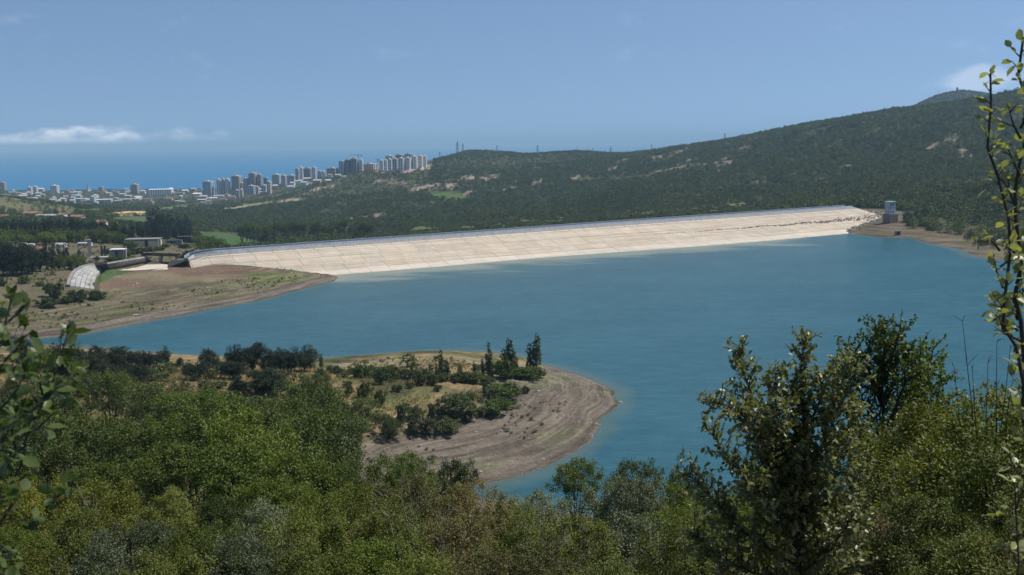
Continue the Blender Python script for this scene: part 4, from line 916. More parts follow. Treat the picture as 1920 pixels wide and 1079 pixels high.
# ------------------------------------------------------------------ the town on the far slope
TONES = {'white': (0.82, 0.81, 0.78), 'cream': (0.78, 0.72, 0.58), 'grey': (0.56, 0.57, 0.58), 'dark grey': (0.30, 0.32, 0.35), 'brown': (0.50, 0.41, 0.34),
         'pink': (0.62, 0.44, 0.37), 'beige': (0.58, 0.50, 0.40), 'blue-grey': (0.50, 0.54, 0.60), 'turquoise': (0.25, 0.42, 0.40)}
def ground_for(px, py, Ymin, Yfall):
    p = hit(px, py, Ymin)
    if p is None or p.y > Yfall * 1.35: p = snap_px(px, Yfall)
    return p
def block(px, yb, yt, wpx, tone, Ymin=2000, Yfall=2750, ang=-27, strips=None, roofc=None, pent=True, name='apartment_block', dscale=1.0):
    p = ground_for(px, yb, Ymin, Yfall); top = at_Y(px, yt, p.y).z; Wm = wpx * p.y / F; th = math.radians(abs(ang))
    d = max(7.0, 0.30 * Wm / math.sin(th)) * dscale; wd = max(4.0, (Wm - d * math.sin(th)) / math.cos(th)); hgt = max(3.0, top - p.z)
    r = empty(name, p, math.radians(ang) - math.atan2(p.x, p.y)); wm = wall_mat(TONES[tone])
    mb = MB(); mb.box((0, 0, hgt / 2 - 3), (wd, d, hgt + 6)); mb.build('wall', wm, r)
    mb = MB(); mb.box((0, 0, hgt + 0.4), (wd + 0.8, d + 0.8, 0.8)); rf = mb.build('roof', M['whitewall'] if roofc is None else roofc, r)
    if pent and hgt > 14:
        mb = MB(); mb.box((-wd * 0.12, 0, hgt + 2.0), (wd * 0.35, d * 0.5, 2.6)); mb.build('roof_house', wm, rf)
    n = strips if strips is not None else max(2, min(6, int(wd / 4.2)))
    for k in range(n):                                  # full-height glazed and balcony bays
        x = -wd / 2 + wd * (k + 0.5) / n
        mb = MB(); mb.box((x, -d / 2, hgt * 0.49), (wd / n * 0.34, 0.4, hgt * 0.9)); o = mb.build('window_bay', M['glass'], r)
        if hgt > 14:
            mb = MB(); nf = max(3, int(hgt / 5.5))
            for q in range(nf): mb.box((x, -d / 2 - 0.35, hgt * (0.08 + 0.86 * q / nf)), (wd / n * 0.42, 0.5, 1.5))
            mb.build('balcony_fronts', wm, o)
    for k in range(2):
        y = -d / 2 + d * (k + 0.5) / 2
        mb = MB(); mb.box((wd / 2, y, hgt * 0.49), (0.4, d * 0.17, hgt * 0.88)); mb.build('window_bay', M['glass'], r)
    return r, tone
WR = None; DR = M['greyroof']
CITY = [(392, 352.5, 340.5, 21, 'blue-grey'), (412, 348.5, 337, 9, 'white'), (420, 348, 335.5, 6, 'grey'), (428, 347.5, 336, 9, 'white'), (445, 346, 330.5, 19, 'brown'), (462, 344, 335, 10, 'grey'),
        (475.5, 344, 325, 16, 'brown'), (488, 342, 328, 9, 'brown'), (386, 371, 357, 12, 'white'), (395.5, 362, 354, 8, 'pink'), (415, 363.5, 355.5, 11, 'white'), (438, 358, 348, 8, 'pink'),
        (446, 370, 357.5, 11, 'blue-grey'), (453.5, 370.5, 356, 7, 'cream'), (473, 365.5, 349, 15, 'blue-grey'), (483.5, 365, 351, 7, 'cream'), (487, 353, 341, 6, 'cream'), (496, 364, 348, 11, 'blue-grey'),
        (505.5, 364, 341, 9, 'cream'), (499, 348, 334, 9, 'dark grey'), (520, 350.5, 328, 18, 'grey'), (533, 349, 329.5, 11, 'grey'), (548, 343, 329.5, 19, 'blue-grey'), (558.5, 338, 316.5, 8, 'grey'),
        (565.5, 338, 314.5, 10, 'white'), (578, 337, 316, 17, 'dark grey'), (590, 336, 314.5, 9, 'white'), (600.5, 335, 322, 9, 'grey'), (607, 335, 322, 6, 'cream'), (617.5, 330, 317, 10, 'brown'),
        (425, 356, 346, 14, 'grey'), (455, 354, 344, 12, 'blue-grey')]
CITY2 = [(642.5, 318, 303, 13, 'blue-grey'), (653, 318, 300, 12, 'dark grey'), (665.5, 320, 298, 16, 'dark grey'), (678, 318, 300.5, 8, 'white'), (695, 321, 308, 27, 'brown'), (676, 323, 314, 7, 'beige'),
         (716.5, 320, 301.5, 9, 'white'), (724, 320, 301, 8, 'white'), (732, 320, 299.5, 9, 'white'), (742, 320, 298.5, 12, 'grey'), (753.5, 320, 297.5, 12, 'white'), (765.5, 318, 296.5, 13, 'white'), (778, 316, 294, 12, 'white'),
         (789, 315, 293, 10, 'white'), (797, 314, 293.2, 9, 'white'), (606.5, 335, 322, 6, 'white'), (624.5, 329, 320, 6, 'pink'), (646, 327, 319, 7, 'white'), (625, 321, 316, 20, 'brown'), (636, 327, 320, 9, 'grey')]
BACK = [(732, 304, 293, 18, 'grey'), (750, 303, 291, 17, 'dark grey'), (767, 302, 289.5, 16, 'dark grey')]
LOW = [(6, 358.5, 342.5, 13, 'brown'), (57, 366, 351.5, 10, 'white'), (67, 365, 350.5, 10, 'white'), (103.5, 362.5, 348.5, 16, 'white'), (145, 367.5, 361, 8, 'white'), (174.5, 380, 369.5, 11, 'white'), (254, 352, 346, 16, 'brown'), (190, 357, 351, 10, 'pink')]
made = []
for c in CITY: made.append((c, block(*c, Ymin=2200, Yfall=2750)))
for c in CITY2: made.append((c, block(*c, Ymin=2250, Yfall=2600)))
for c in BACK: made.append((c, block(*c, Ymin=2900, Yfall=2760)))
cnt = {}
for c, (o, tn) in sorted(made, key=lambda q: q[0][0]):
    zone = 'the lower left half of the hillside town' if c[0] < 545 else 'the upper half of the hillside town'
    cnt[(tn, zone)] = cnt.get((tn, zone), 0) + 1
    tag(o, '%s %s block from the left in %s' % (ordw(cnt[(tn, zone)]), tn, zone), 'building', 'apartment blocks of the hillside town')
names = ['brown block at the left edge of the coastal plain', 'left half of the white twin blocks on the coastal plain', 'right half of the white twin blocks on the coastal plain', 'tall white block right of the twin blocks on the coast',
         'small white block left below the church spire', 'white block beside the long low white hall', 'brown flat-topped building on the coastal skyline', 'pink building right of the church on the coast']
for c, nm in zip(LOW, names):
    o, tn = block(*c, Ymin=2400, Yfall=3200); tag(o, nm, 'building')
for (px, yb, yt, wp, tn, nm) in ((302, 366, 355.5, 46, 'white', 'long white hotel block at the foot of the town'), (195, 380, 374.5, 32, 'white', 'long low white hall on the plain'), (152, 377, 373, 20, 'white', 'low white shed left of the long hall'), (236, 377, 374, 22, 'white', 'low white shed right of the long hall')):
    o, tn = block(px, yb, yt, wp, tn, Ymin=2100, Yfall=2900, ang=-8, strips=10, dscale=0.35, pent=False, name='long_building'); tag(o, nm, 'building')
# church with a spire
p = ground_for(163, 359.5, 2600, 3200); s = p.y / F; ch = empty('church', p, math.radians(-20))
mb = MB(); mb.box((0, 0, 4 * s * 0.5), (13 * s, 7 * s, 4 * s + 4)); mb.build('nave', M['whitewall'], ch)
mb = MB(); mb.box((4 * s, 0, 3.5 * s), (4 * s, 4 * s, 7 * s)); tw_ = mb.build('bell_tower', M['whitewall'], ch)
mb = MB(); mb.box((4 * s, 0, 10.2 * s), (3.6 * s, 3.6 * s, 6.4 * s), taper=0.04); mb.build('spire', M['steel'], tw_)
mb = MB(); mb.add([(-6.8 * s, -4 * s, 4 * s), (6.8 * s, -4 * s, 4 * s), (6.8 * s, 4 * s, 4 * s), (-6.8 * s, 4 * s, 4 * s), (-6.8 * s, 0, 6 * s), (6.8 * s, 0, 6 * s)], [(0, 1, 5, 4), (2, 3, 4, 5), (0, 4, 3), (1, 2, 5), (0, 3, 2, 1)]); mb.build('roof', M['redroof'], ch)
tag(ch, 'small church with a dark pointed spire on the coast', 'church')
# tower cranes
def crane(px, yb, yt, jl, jr, Yf, lab):
    p = snap_px(px, Yf); top = at_Y(px, yt, p.y).z - p.z; s = p.y / F; r = empty('tower_crane', p)
    mb = MB()
    for a, b in ((-1, -1), (1, -1), (1, 1), (-1, 1)): mb.tube([(a * 0.9, b * 0.9, -3), (a * 0.9, b * 0.9, top)], 0.32, 4)
    for k in range(int(top / 4)):
        z = k * 4; mb.tube([(-0.9, -0.9, z), (0.9, -0.9, z + 4)], 0.15, 3); mb.tube([(0.9, 0.9, z), (-0.9, 0.9, z + 4)], 0.15, 3)
    mb.build('mast', M['steel'], r)
    for nm, a, b in (('jib', 0, -jl * s), ('counter_jib', 0, jr * s)):
        mb = MB()
        for y_, z_ in ((-0.7, 0), (0.7, 0), (0, 1.5)): mb.tube([(a, y_, top + z_), (b, y_, top + z_)], 0.35, 4)
        mb.build(nm, M['steel'], r)
    mb = MB(); mb.tube([(0, 0, top), (0, 0, top + 3 * s)], [0.7, 0.25], 4); mb.build('tower_head', M['steel'], r)
    mb = MB(); mb.box((jr * s * 0.9, 0, top - 1.2), (3.5, 1.6, 3)); mb.build('counterweight', M['greyconc'], r); tag(r, lab, 'crane')
crane(672.5, 318, 291.5, 15, 7, 2640, 'tower crane with a long jib over the dark grey blocks')
crane(708.5, 318, 299.5, 4.5, 3, 2700, 'smaller tower crane at the left end of the white row of blocks')
# small houses
def house_mesh(w_, d_, h_, rh, e=0.5):
    wallb = MB(); wallb.box((0, 0, h_ / 2 - 2), (w_, d_, h_ + 4)); x, y = w_ / 2 + e, d_ / 2 + e; roof = MB()
    roof.add([(-x, -y, h_), (x, -y, h_), (x, y, h_), (-x, y, h_), (-x, 0, h_ + rh), (x, 0, h_ + rh)], [(0, 1, 5, 4), (2, 3, 4, 5), (0, 4, 3), (1, 2, 5), (3, 2, 1, 0)])
    win = []
    for k in range(3):
        b = MB(); b.box((-w_ / 2 + w_ * (k + 0.5) / 3, -d_ / 2, h_ * 0.55), (w_ * 0.13, 0.12, h_ * 0.4)); win.append(b)
    return wallb, roof, win
HM = []
for (a, b, c, d) in ((16, 9, 5, 2.5), (20, 11, 7, 3), (26, 10, 5, 1.5), (12, 10, 8, 3)):
    wb, rb, wn = house_mesh(a, b, c, d); HM.append((wb, rb, wn, a))
HMm = [(wb.mesh('house_wall'), rb.mesh('house_roof'), [q.mesh('house_window', M['glass']) for q in wn], a) for wb, rb, wn, a in HM]
def with_mat(me, mat):
    key = me.name + '|' + mat.name
    if key not in M: q = me.copy(); q.materials.clear(); q.materials.append(mat); M[key] = q
    return M[key]
def house(p, k, scale, rz, wallm, roofm, label, group=None, name='house', windows=True):
    w_, r_, wn, a = HMm[k % 4]; o = empty(name, p, rz); o.scale = (scale,) * 3
    link('wall', with_mat(w_, wallm), o); link('roof', with_mat(r_, roofm), o)
    if windows:
        for q in wn: link('window', q, o)
    return tag(o, label, 'house', group)
rh = random.Random(12); hs = []; hl = []
tries = 0
while len(hs) < 120 and tries < 4000:
    tries += 1
    if rh.random() < 0.62: px = rh.uniform(-10, 400); py = rh.uniform(353, 384)
    else: px = rh.uniform(380, 650); py = 384 - (px - 380) * 0.19 + rh.uniform(-15, 3)
    p = hit(px, py, 2000, 3900)
    if p is None or p.z < SEA_Z + 1 or any((p - q).length < 22 for q in hs): continue
    hs.append(p); wmz = rh.choice([M['whitewall'], M['whitewall'], wall_mat(TONES['beige']), wall_mat(TONES['pink']), wall_mat(TONES['grey'])]); rm = rh.choice([M['redroof'], M['greyroof'], M['greyroof'], M['whitewall'], M['greyroof']])
    o = house(p, rh.randrange(4), rh.uniform(0.55, 1.15), rh.uniform(-0.6, 0.3), wmz, rm, 'x', windows=False)
    hl.append((px, o, {M['whitewall']: 'white', wall_mat(TONES['beige']): 'beige', wall_mat(TONES['pink']): 'pink'}.get(wmz, 'grey'), {M['redroof']: 'red', M['greyroof']: 'grey'}.get(rm, 'white'), px < 385))
cnt = {}
for px, o, wc, rc, plain in sorted(hl, key=lambda q: q[0]):
    cnt[(wc, rc, plain)] = cnt.get((wc, rc, plain), 0) + 1
    tag(o, '%s small %s %s-roofed house from the left %s' % (ordw(cnt[(wc, rc, plain)]), wc, rc, 'on the coastal plain' if plain else 'on the town slope'), 'house', 'houses of the coastal plain' if plain else 'houses of the hillside town')
# the nearer village on the left
VIL = [(10, 415, 25, 'pink', 'redroof', 1, 'red-roofed house at the left edge behind the cypress belt'), (31, 413, 34, 'white', 'greyroof', 2, 'wide grey-roofed hall behind the cypress belt'), (60, 408, 26, 'beige', 'redroof', 0, 'beige house with a red roof behind the wide grey hall'),
       (80, 412, 20, 'pink', 'greyroof', 1, 'pink house left of the turquoise house'), (97, 410, 18, 'turquoise', 'greyroof', 0, 'turquoise-walled house behind the cypress belt'), (118, 411, 13, 'white', 'redroof', 3, 'small white house right of the turquoise house'),
       (146, 415, 24, 'blue-grey', 'redroof', 1, 'house with a brown-red roof at the middle of the village row'), (168, 412, 20, 'white', 'greyroof', 2, 'long pale building near the straw-coloured field'), (191, 428, 17, 'white', 'redroof', 3, 'tall white house with a dark roof at the field edge'),
       (44, 459, 14, 'white', 'greyroof', 2, 'white shed left of the red-roofed hut below the cypresses'), (60, 461, 10, 'white', 'greyroof', 0, 'tiny white hut between the sheds below the cypresses'), (78, 472, 20, 'white', 'redroof', 0, 'red-roofed white hut below the cypresses'),
       (115, 464, 18, 'white', 'greyroof', 0, 'white hut behind the dark cypress pair'), (160, 461, 26, 'blue-grey', 'greyroof', 2, 'low building with a pale blue roof behind the tall pier'), (12, 459, 26, 'grey', 'greyroof', 2, 'long grey roof at the left edge above the pines')]
for px, yb, wp, tn, rf, k, lab in VIL:
    p = ground_for(px, yb, 560, 780 if yb > 440 else 1080); house(p, k, wp * p.y / F / HMm[k][3], -0.25 + 0.01 * (px % 13), wall_mat(TONES[tn]), M[rf], lab, name='village_house')
# unfinished flat-roofed buildings near the spillway
def shell(px, yb, yt, wpx, dpt, lab, mat, bays, slabm, Yf=700):
    p = ground_for(px, yb, 560, Yf); s = p.y / F; hgt = at_Y(px, yt, p.y).z - p.z; wd = wpx * s; r = empty('concrete_shell', p, 0.10)
    mb = MB(); mb.box((0, dpt * 0.3, hgt / 2 - 1), (wd * 0.96, dpt * 0.35, hgt + 1.4)); mb.build('back_wall', mat, r)
    mb = MB(); mb.box((0, 0, hgt - 0.2), (wd, dpt, 0.45)); mb.build('roof_slab', slabm, r)
    for k in range(bays + 1):
        mb = MB(); mb.box((-wd / 2 + 0.4 + (wd - 0.8) * k / bays, -dpt / 2 + 0.4, hgt / 2 - 1.2), (0.6, 0.6, hgt + 1.5)); mb.build('column', mat, r)
        if k < bays and k % 3 != 1:
            mb = MB(); mb.box((-wd / 2 + 0.4 + (wd - 0.8) * (k + 0.5) / bays, -dpt / 2 + 0.45, hgt * 0.4 - 0.8), ((wd - 0.8) / bays - 0.6, 0.3, hgt * 0.8 + 1)); mb.build('wall_panel', mat, r)
    tag(r, lab, 'building')
shell(270, 462, 447.5, 62, 12, 'pale unfinished flat-roofed building above the spillway', wall_mat(TONES['beige']), 7, M['greyconc'])
shell(327, 458.5, 450.5, 28, 8, 'low dark-roofed shed right of the unfinished building', M['greyconc'], 4, M['darkconc'], 860)
shell(348, 455, 443.5, 26, 9, 'open dark concrete frame with a flat roof at the wood edge', M['darkconc'], 4, M['darkconc'], 900)
shell(222, 484, 467, 27, 8, 'small pale pavilion between the piers and the spillway', M['greyconc'], 3, M['whitewall'])
shell(190, 486, 482, 40, 3, 'low pale wall at the foot of the dark pier pair', M['whitewall'], 4, M['whitewall'])
# pylons and masts on the ridges
def pylon(px, yt, hpx, Yf, lab, arms=3, cat='pylon', name='power_pylon'):
    p = snap_px(px, Yf); s = Yf / F; hgt = max(hpx * s, 4); top = at_Y(px, yt, Yf).z - p.z; hgt = top if top > 4 else hgt
    r = empty(name, p, 0.5 + px % 1); b = hgt * 0.10; mb = MB()
    for i, j in ((-1, -1), (1, -1), (1, 1), (-1, 1)): mb.tube([(i * b, j * b, -1), (i * b * 0.2, j * b * 0.2, hgt)], hgt * 0.011 + 0.1, 3)
    for k in range(6):
        z = hgt * k / 6; w0 = b * (1 - 0.8 * k / 6); w1 = b * (1 - 0.8 * (k + 1) / 6)
        mb.tube([(-w0, -w0, z), (w1, -w1, z + hgt / 6)], hgt * 0.006 + 0.05, 3); mb.tube([(w0, w0, z), (-w1, w1, z + hgt / 6)], hgt * 0.006 + 0.05, 3)
    mb.build('lattice_mast', M['steel'], r)
    for k in range(arms):
        z = hgt * (0.66 + 0.13 * k); l = hgt * (0.20 - 0.035 * k); mb = MB(); mb.tube([(-l, 0, z), (0, 0, z + hgt * 0.03), (l, 0, z)], hgt * 0.009 + 0.08, 3); mb.build('crossarm', M['steel'], r)
    tag(r, lab, cat, 'pylons along the ridges' if cat == 'pylon' else None)
pylon(858, 266.5, 15, 2960, 'thick lattice radio mast on the left round hilltop', 4, 'mast', 'radio_mast')
PYL = [(825, 285, 2900), (868, 269.5, 3000), (932, 273, 3000), (1008, 272.5, 3010), (1082, 277, 2990), (1112, 278, 2990), (1145, 275.5, 2990), (1222, 271.5, 2850), (1359, 249.5, 2610), (1560, 219.5, 2460), (1617, 208.5, 2400), (1658, 201, 2370), (846, 338, 2100), (866, 341, 2080)]
for k, (px, yt, Yf) in enumerate(PYL):
    pylon(px, yt, 12, Yf, '%s power pylon from the left along the ridges' % ordw(k + 1) if k < 12 else ('left' if k == 12 else 'right') + ' pylon standing by the bare earth road on the slope')
pylon(1793, 164.5, 9, 2950, 'lattice mast on top of the far right peak', 2, 'mast', 'radio_mast'); pylon(1804, 169.5, 5, 2950, 'thin short mast right of the mast on the far peak', 1, 'mast', 'radio_mast')
# a small pale boat hauled out on the left shore
p = hit(258, 593, 380); bo = empty('rowing_boat', p, 0.25); L_ = 4.4; vs = []; fs = []
for k in range(9):
    f = k / 8; wd = 0.75 * math.sin(math.pi * (0.12 + 0.88 * f) ** 0.8) * (1 if f < 0.98 else 0.1) + 0.02; x = (f - 0.5) * L_; sh = 0.55 + 0.25 * (f - 0.4) ** 2
    vs += [(x, -wd, sh), (x, -wd * 0.6, 0.12), (x, 0, 0), (x, wd * 0.6, 0.12), (x, wd, sh)]
for k in range(8):
    for j in range(4): fs.append((k * 5 + j, k * 5 + j + 1, k * 5 + 6 + j, k * 5 + 5 + j))
fs.append((0, 1, 2, 3, 4)); mb = MB(); mb.add(vs, fs); mb.build('hull', M['whitewall'], bo)
for x in (-0.9, 0.6):
    mb = MB(); mb.box((x, 0, 0.42), (0.25, 1.2, 0.05)); mb.build('thwart', M['greytwig'], bo)
tag(bo, 'small pale boat lying on the left shore near the water', 'boat')
# ------------------------------------------------------------------ trees and shrubs that can be told apart
def stand(name, kind, var, mat, px, yb, yt, wpx, label, cat='tree', group=None, Ymin=200, Yfall=300, k=1.0):
    p = hit(px, yb, Ymin); p = p if p is not None and p.y < Yfall * 1.5 else snap_px(px, Yfall)
    top = at_Y(px, yt, p.y).z; h = max(0.8, top - p.z + 0.2); p.z -= 0.2
    return make_tree(name, kind, var, mat, p, h, wpx * p.y / F * k * (1.35 if kind == 'pine' else 1.3 if kind == 'shrub' else 1.1), (px * 1.7) % 6.28, label, cat, group)
def row(items, name, kind, mat, phrase, cat, group, **kw):
    for n, (px, yb, yt, wp) in enumerate(sorted(items)):
        stand(name, kind, n, mat, px, yb, yt, wp, '%s %s' % (ordw(n + 1), phrase), cat, group, **kw)
row([(394, 701, 656, 40), (441, 700, 648, 34), (475, 700, 645, 40), (508, 699, 654, 34), (526, 698, 655, 30), (541, 697, 659, 26), (570, 697, 649, 48)], 'pine_tree', 'pine', 'pine',
    'dark pine from the left in the peninsula back row', 'tree', 'pines on the peninsula')
row([(370, 713, 677, 40), (437, 711, 676, 46), (495, 744, 690, 58), (446, 737, 703, 30), (512, 741, 697, 38), (337, 689, 671, 15)], 'pine_tree', 'pine', 'pine', 'dark pine from the left in the front row on the peninsula', 'tree', 'pines on the peninsula')
row([(47, 690, 634, 46), (115, 692, 645, 44), (145, 690, 645, 42), (183, 690, 650, 40), (217, 690, 653, 40), (243, 692, 659, 38), (272, 693, 659, 36), (298, 692, 661, 36), (165, 705, 660, 44), (230, 708, 668, 44), (264, 716, 683, 38), (194, 722, 679, 50), (120, 715, 668, 50)], 'pine_tree', 'pine', 'pine',
    'dark pine from the left in the left pine wood', 'tree', 'pines of the left wood')
row([(81, 695, 650, 40), (150, 712, 676, 36), (285, 714, 690, 30), (60, 712, 672, 40)], 'broadleaf_tree', 'tree', 'bright', 'light green tree from the left among the left pine wood', 'tree', 'light trees of the left wood')
row([(1006, 693, 628, 21), (993, 692, 645, 15), (955, 700, 636, 22), (945, 702, 655, 16), (917, 706, 643, 15), (827, 708, 657, 13), (838, 708, 674, 13), (905, 705, 672, 8), (819, 706, 683, 9), (889, 706, 678, 8), (862, 707, 681, 10), (965, 702, 660, 15)], 'poplar_tree', 'poplar', 'poplar',
    'slender poplar from the left on the peninsula', 'tree', 'poplars on the peninsula')
row([(312, 690, 649, 13), (603, 690, 664, 9), (772, 702, 684, 8), (781, 702, 686, 7)], 'poplar_tree', 'poplar', 'poplar', 'small lone poplar from the left beside the peninsula pines', 'tree', 'lone poplars')
SHR = [(677, 710, 685, 28), (713, 722, 692, 24), (733, 710, 688, 38), (760, 710, 692, 24), (787, 722, 697, 26), (807, 722, 702, 28), (830, 716, 700, 24), (863, 717, 697, 40), (890, 718, 698, 36), (953, 713, 677, 46), (977, 710, 690, 32), (993, 711, 690, 46), (943, 747, 720, 58),
       (927, 777, 752, 48), (985, 738, 724, 17), (937, 763, 745, 42), (907, 737, 718, 13), (687, 747, 716, 27), (717, 763, 732, 23), (655, 743, 722, 18), (748, 797, 760, 24), (780, 787, 760, 30), (807, 787, 758, 20), (853, 783, 742, 66), (793, 813, 785, 48), (837, 813, 785, 46),
       (880, 790, 768, 32), (913, 782, 762, 36), (385, 725, 714, 18), (410, 729, 716, 26), (625, 700, 686, 24), (640, 702, 690, 20), (660, 702, 690, 20), (650, 728, 715, 16), (915, 722, 706, 26), (1010, 708, 694, 26), (820, 735, 722, 14), (745, 736, 722, 18), (770, 729, 717, 14), (600, 705, 690, 18)]
row(SHR[:20], 'shrub', 'shrub', 'oak', 'dark green shrub from the left on the middle of the peninsula', 'shrub', 'shrubs on the peninsula')
row(SHR[20:], 'shrub', 'shrub', 'scrub', 'olive green shrub from the left on the peninsula', 'shrub', 'shrubs on the peninsula')
row([(677, 805, 747, 70), (730, 823, 778, 56), (667, 832, 785, 60), (598, 765, 702, 64), (560, 775, 735, 50), (635, 790, 752, 50)], 'broadleaf_tree', 'tree', 'oak', 'dark green tree from the left at the foot of the peninsula', 'tree', 'trees at the foot of the peninsula')
# left bank
row([(7, 517, 462, 30), (24, 518, 458, 32), (42, 517, 459, 34), (60, 514, 463, 34), (76, 510, 466, 30), (15, 505, 456, 34), (50, 500, 457, 34), (-15, 517, 462, 30)], 'pine_tree', 'pine', 'pine', 'dark pine from the left in the far bank clump', 'tree', 'pines of the far bank', Ymin=430, Yfall=560)
row([(88, 506, 447, 11), (102, 506, 449, 11), (112, 503, 458, 11), (52, 513, 476, 8), (126, 500, 452, 13), (121, 506, 470, 11), (97, 508, 465, 12), (131, 505, 474, 11), (150, 497, 468, 9), (157, 496, 474, 8)], 'cypress_tree', 'cypress', 'cypress', 'tall dark cypress from the left beside the village huts', 'tree', 'cypresses of the far bank', Ymin=450, Yfall=560)
row([(145, 507, 477, 28), (135, 508, 478, 26), (110, 508, 480, 26), (155, 503, 483, 18)], 'broadleaf_tree', 'tree', 'bright', 'round green tree from the left beside the tall pier', 'tree', 'round trees of the far bank', Ymin=450, Yfall=560)
row([(105, 560, 530, 34), (145, 566, 544, 30), (172, 562, 545, 32), (190, 559, 548, 26), (48, 532, 517, 20), (8, 537, 520, 20), (75, 537, 528, 14), (35, 560, 548, 30), (80, 577, 561, 40), (125, 570, 555, 24)], 'shrub', 'shrub', 'oak', 'dark shrub from the left on the slope of the far left bank', 'shrub', 'shrubs of the far bank', Ymin=400, Yfall=500)
row([(210, 491, 480, 20), (225, 490, 482, 18), (240, 481, 471, 22), (256, 476, 465, 24), (285, 471, 462, 26), (300, 470, 463, 18), (345, 484, 474, 16), (357, 478, 469, 18), (345, 466, 458, 20), (310, 465, 457, 16), (180, 489, 481, 10), (200, 477, 466, 14), (245, 465, 452, 22), (233, 459, 445, 20)], 'shrub', 'shrub', 'oak', 'green bush from the left round the spillway buildings', 'shrub', 'bushes round the spillway', Ymin=520, Yfall=640)
row([(378, 462, 441, 30), (396, 465, 443, 34), (412, 466, 447, 26), (368, 458, 445, 20), (425, 468, 456, 18)], 'broadleaf_tree', 'tree', 'bright', 'rounded green tree from the left at the dam end by the field', 'tree', 'trees at the dam end', Ymin=620, Yfall=760)
rg = random.Random(3); belt = []
for k in range(46):
    px = -8 + k * 4.6 + rg.uniform(-2, 2); belt.append((px, 438 + rg.uniform(-4, 6), 409 + rg.uniform(-3, 8) + max(0, px - 120) * 0.05, rg.uniform(7, 12)))
row(belt, 'cypress_tree', 'cypress', 'cypress', 'dark cypress from the left in the belt below the village', 'tree', 'cypress belt below the village', Ymin=780, Yfall=900)
grn = []
for k in range(22):
    px = -5 + k * 11 + rg.uniform(-4, 4); grn.append((px, 456 + rg.uniform(-3, 4), 433 + rg.uniform(-4, 8), rg.uniform(18, 30)))
row(grn, 'broadleaf_tree', 'tree', 'bright', 'leafy green tree from the left in front of the cypress belt', 'tree', 'leafy trees below the cypress belt', Ymin=640, Yfall=760)
dk = []
for k in range(24):
    px = 205 + k * 6.6 + rg.uniform(-2, 2); dk.append((px, 452 + rg.uniform(-8, 4), 424 + rg.uniform(-8, 8), rg.uniform(9, 15)))
dk += [(283, 442, 391, 22), (296, 442, 389, 24), (308, 443, 394, 20), (322, 444, 396, 20), (336, 442, 401, 18), (350, 440, 404, 20)]
row(dk, 'cypress_tree', 'cypress', 'cypress', 'dark upright tree from the left behind the spillway buildings', 'tree', 'dark grove behind the spillway', Ymin=760, Yfall=900)
dv = []
for k in range(34):
    px = 455 + k * 7.4 + rg.uniform(-3, 3); dv.append((px, 458 - (px - 455) * 0.055 + rg.uniform(-4, 2), 424 + rg.uniform(-8, 10) - (px - 455) * 0.02, rg.uniform(9, 17)))
row(dv, 'broadleaf_tree', 'tree', 'oak', 'dark tree from the left along the vineyard behind the dam', 'tree', 'dark trees behind the dam', Ymin=1000, Yfall=1250)

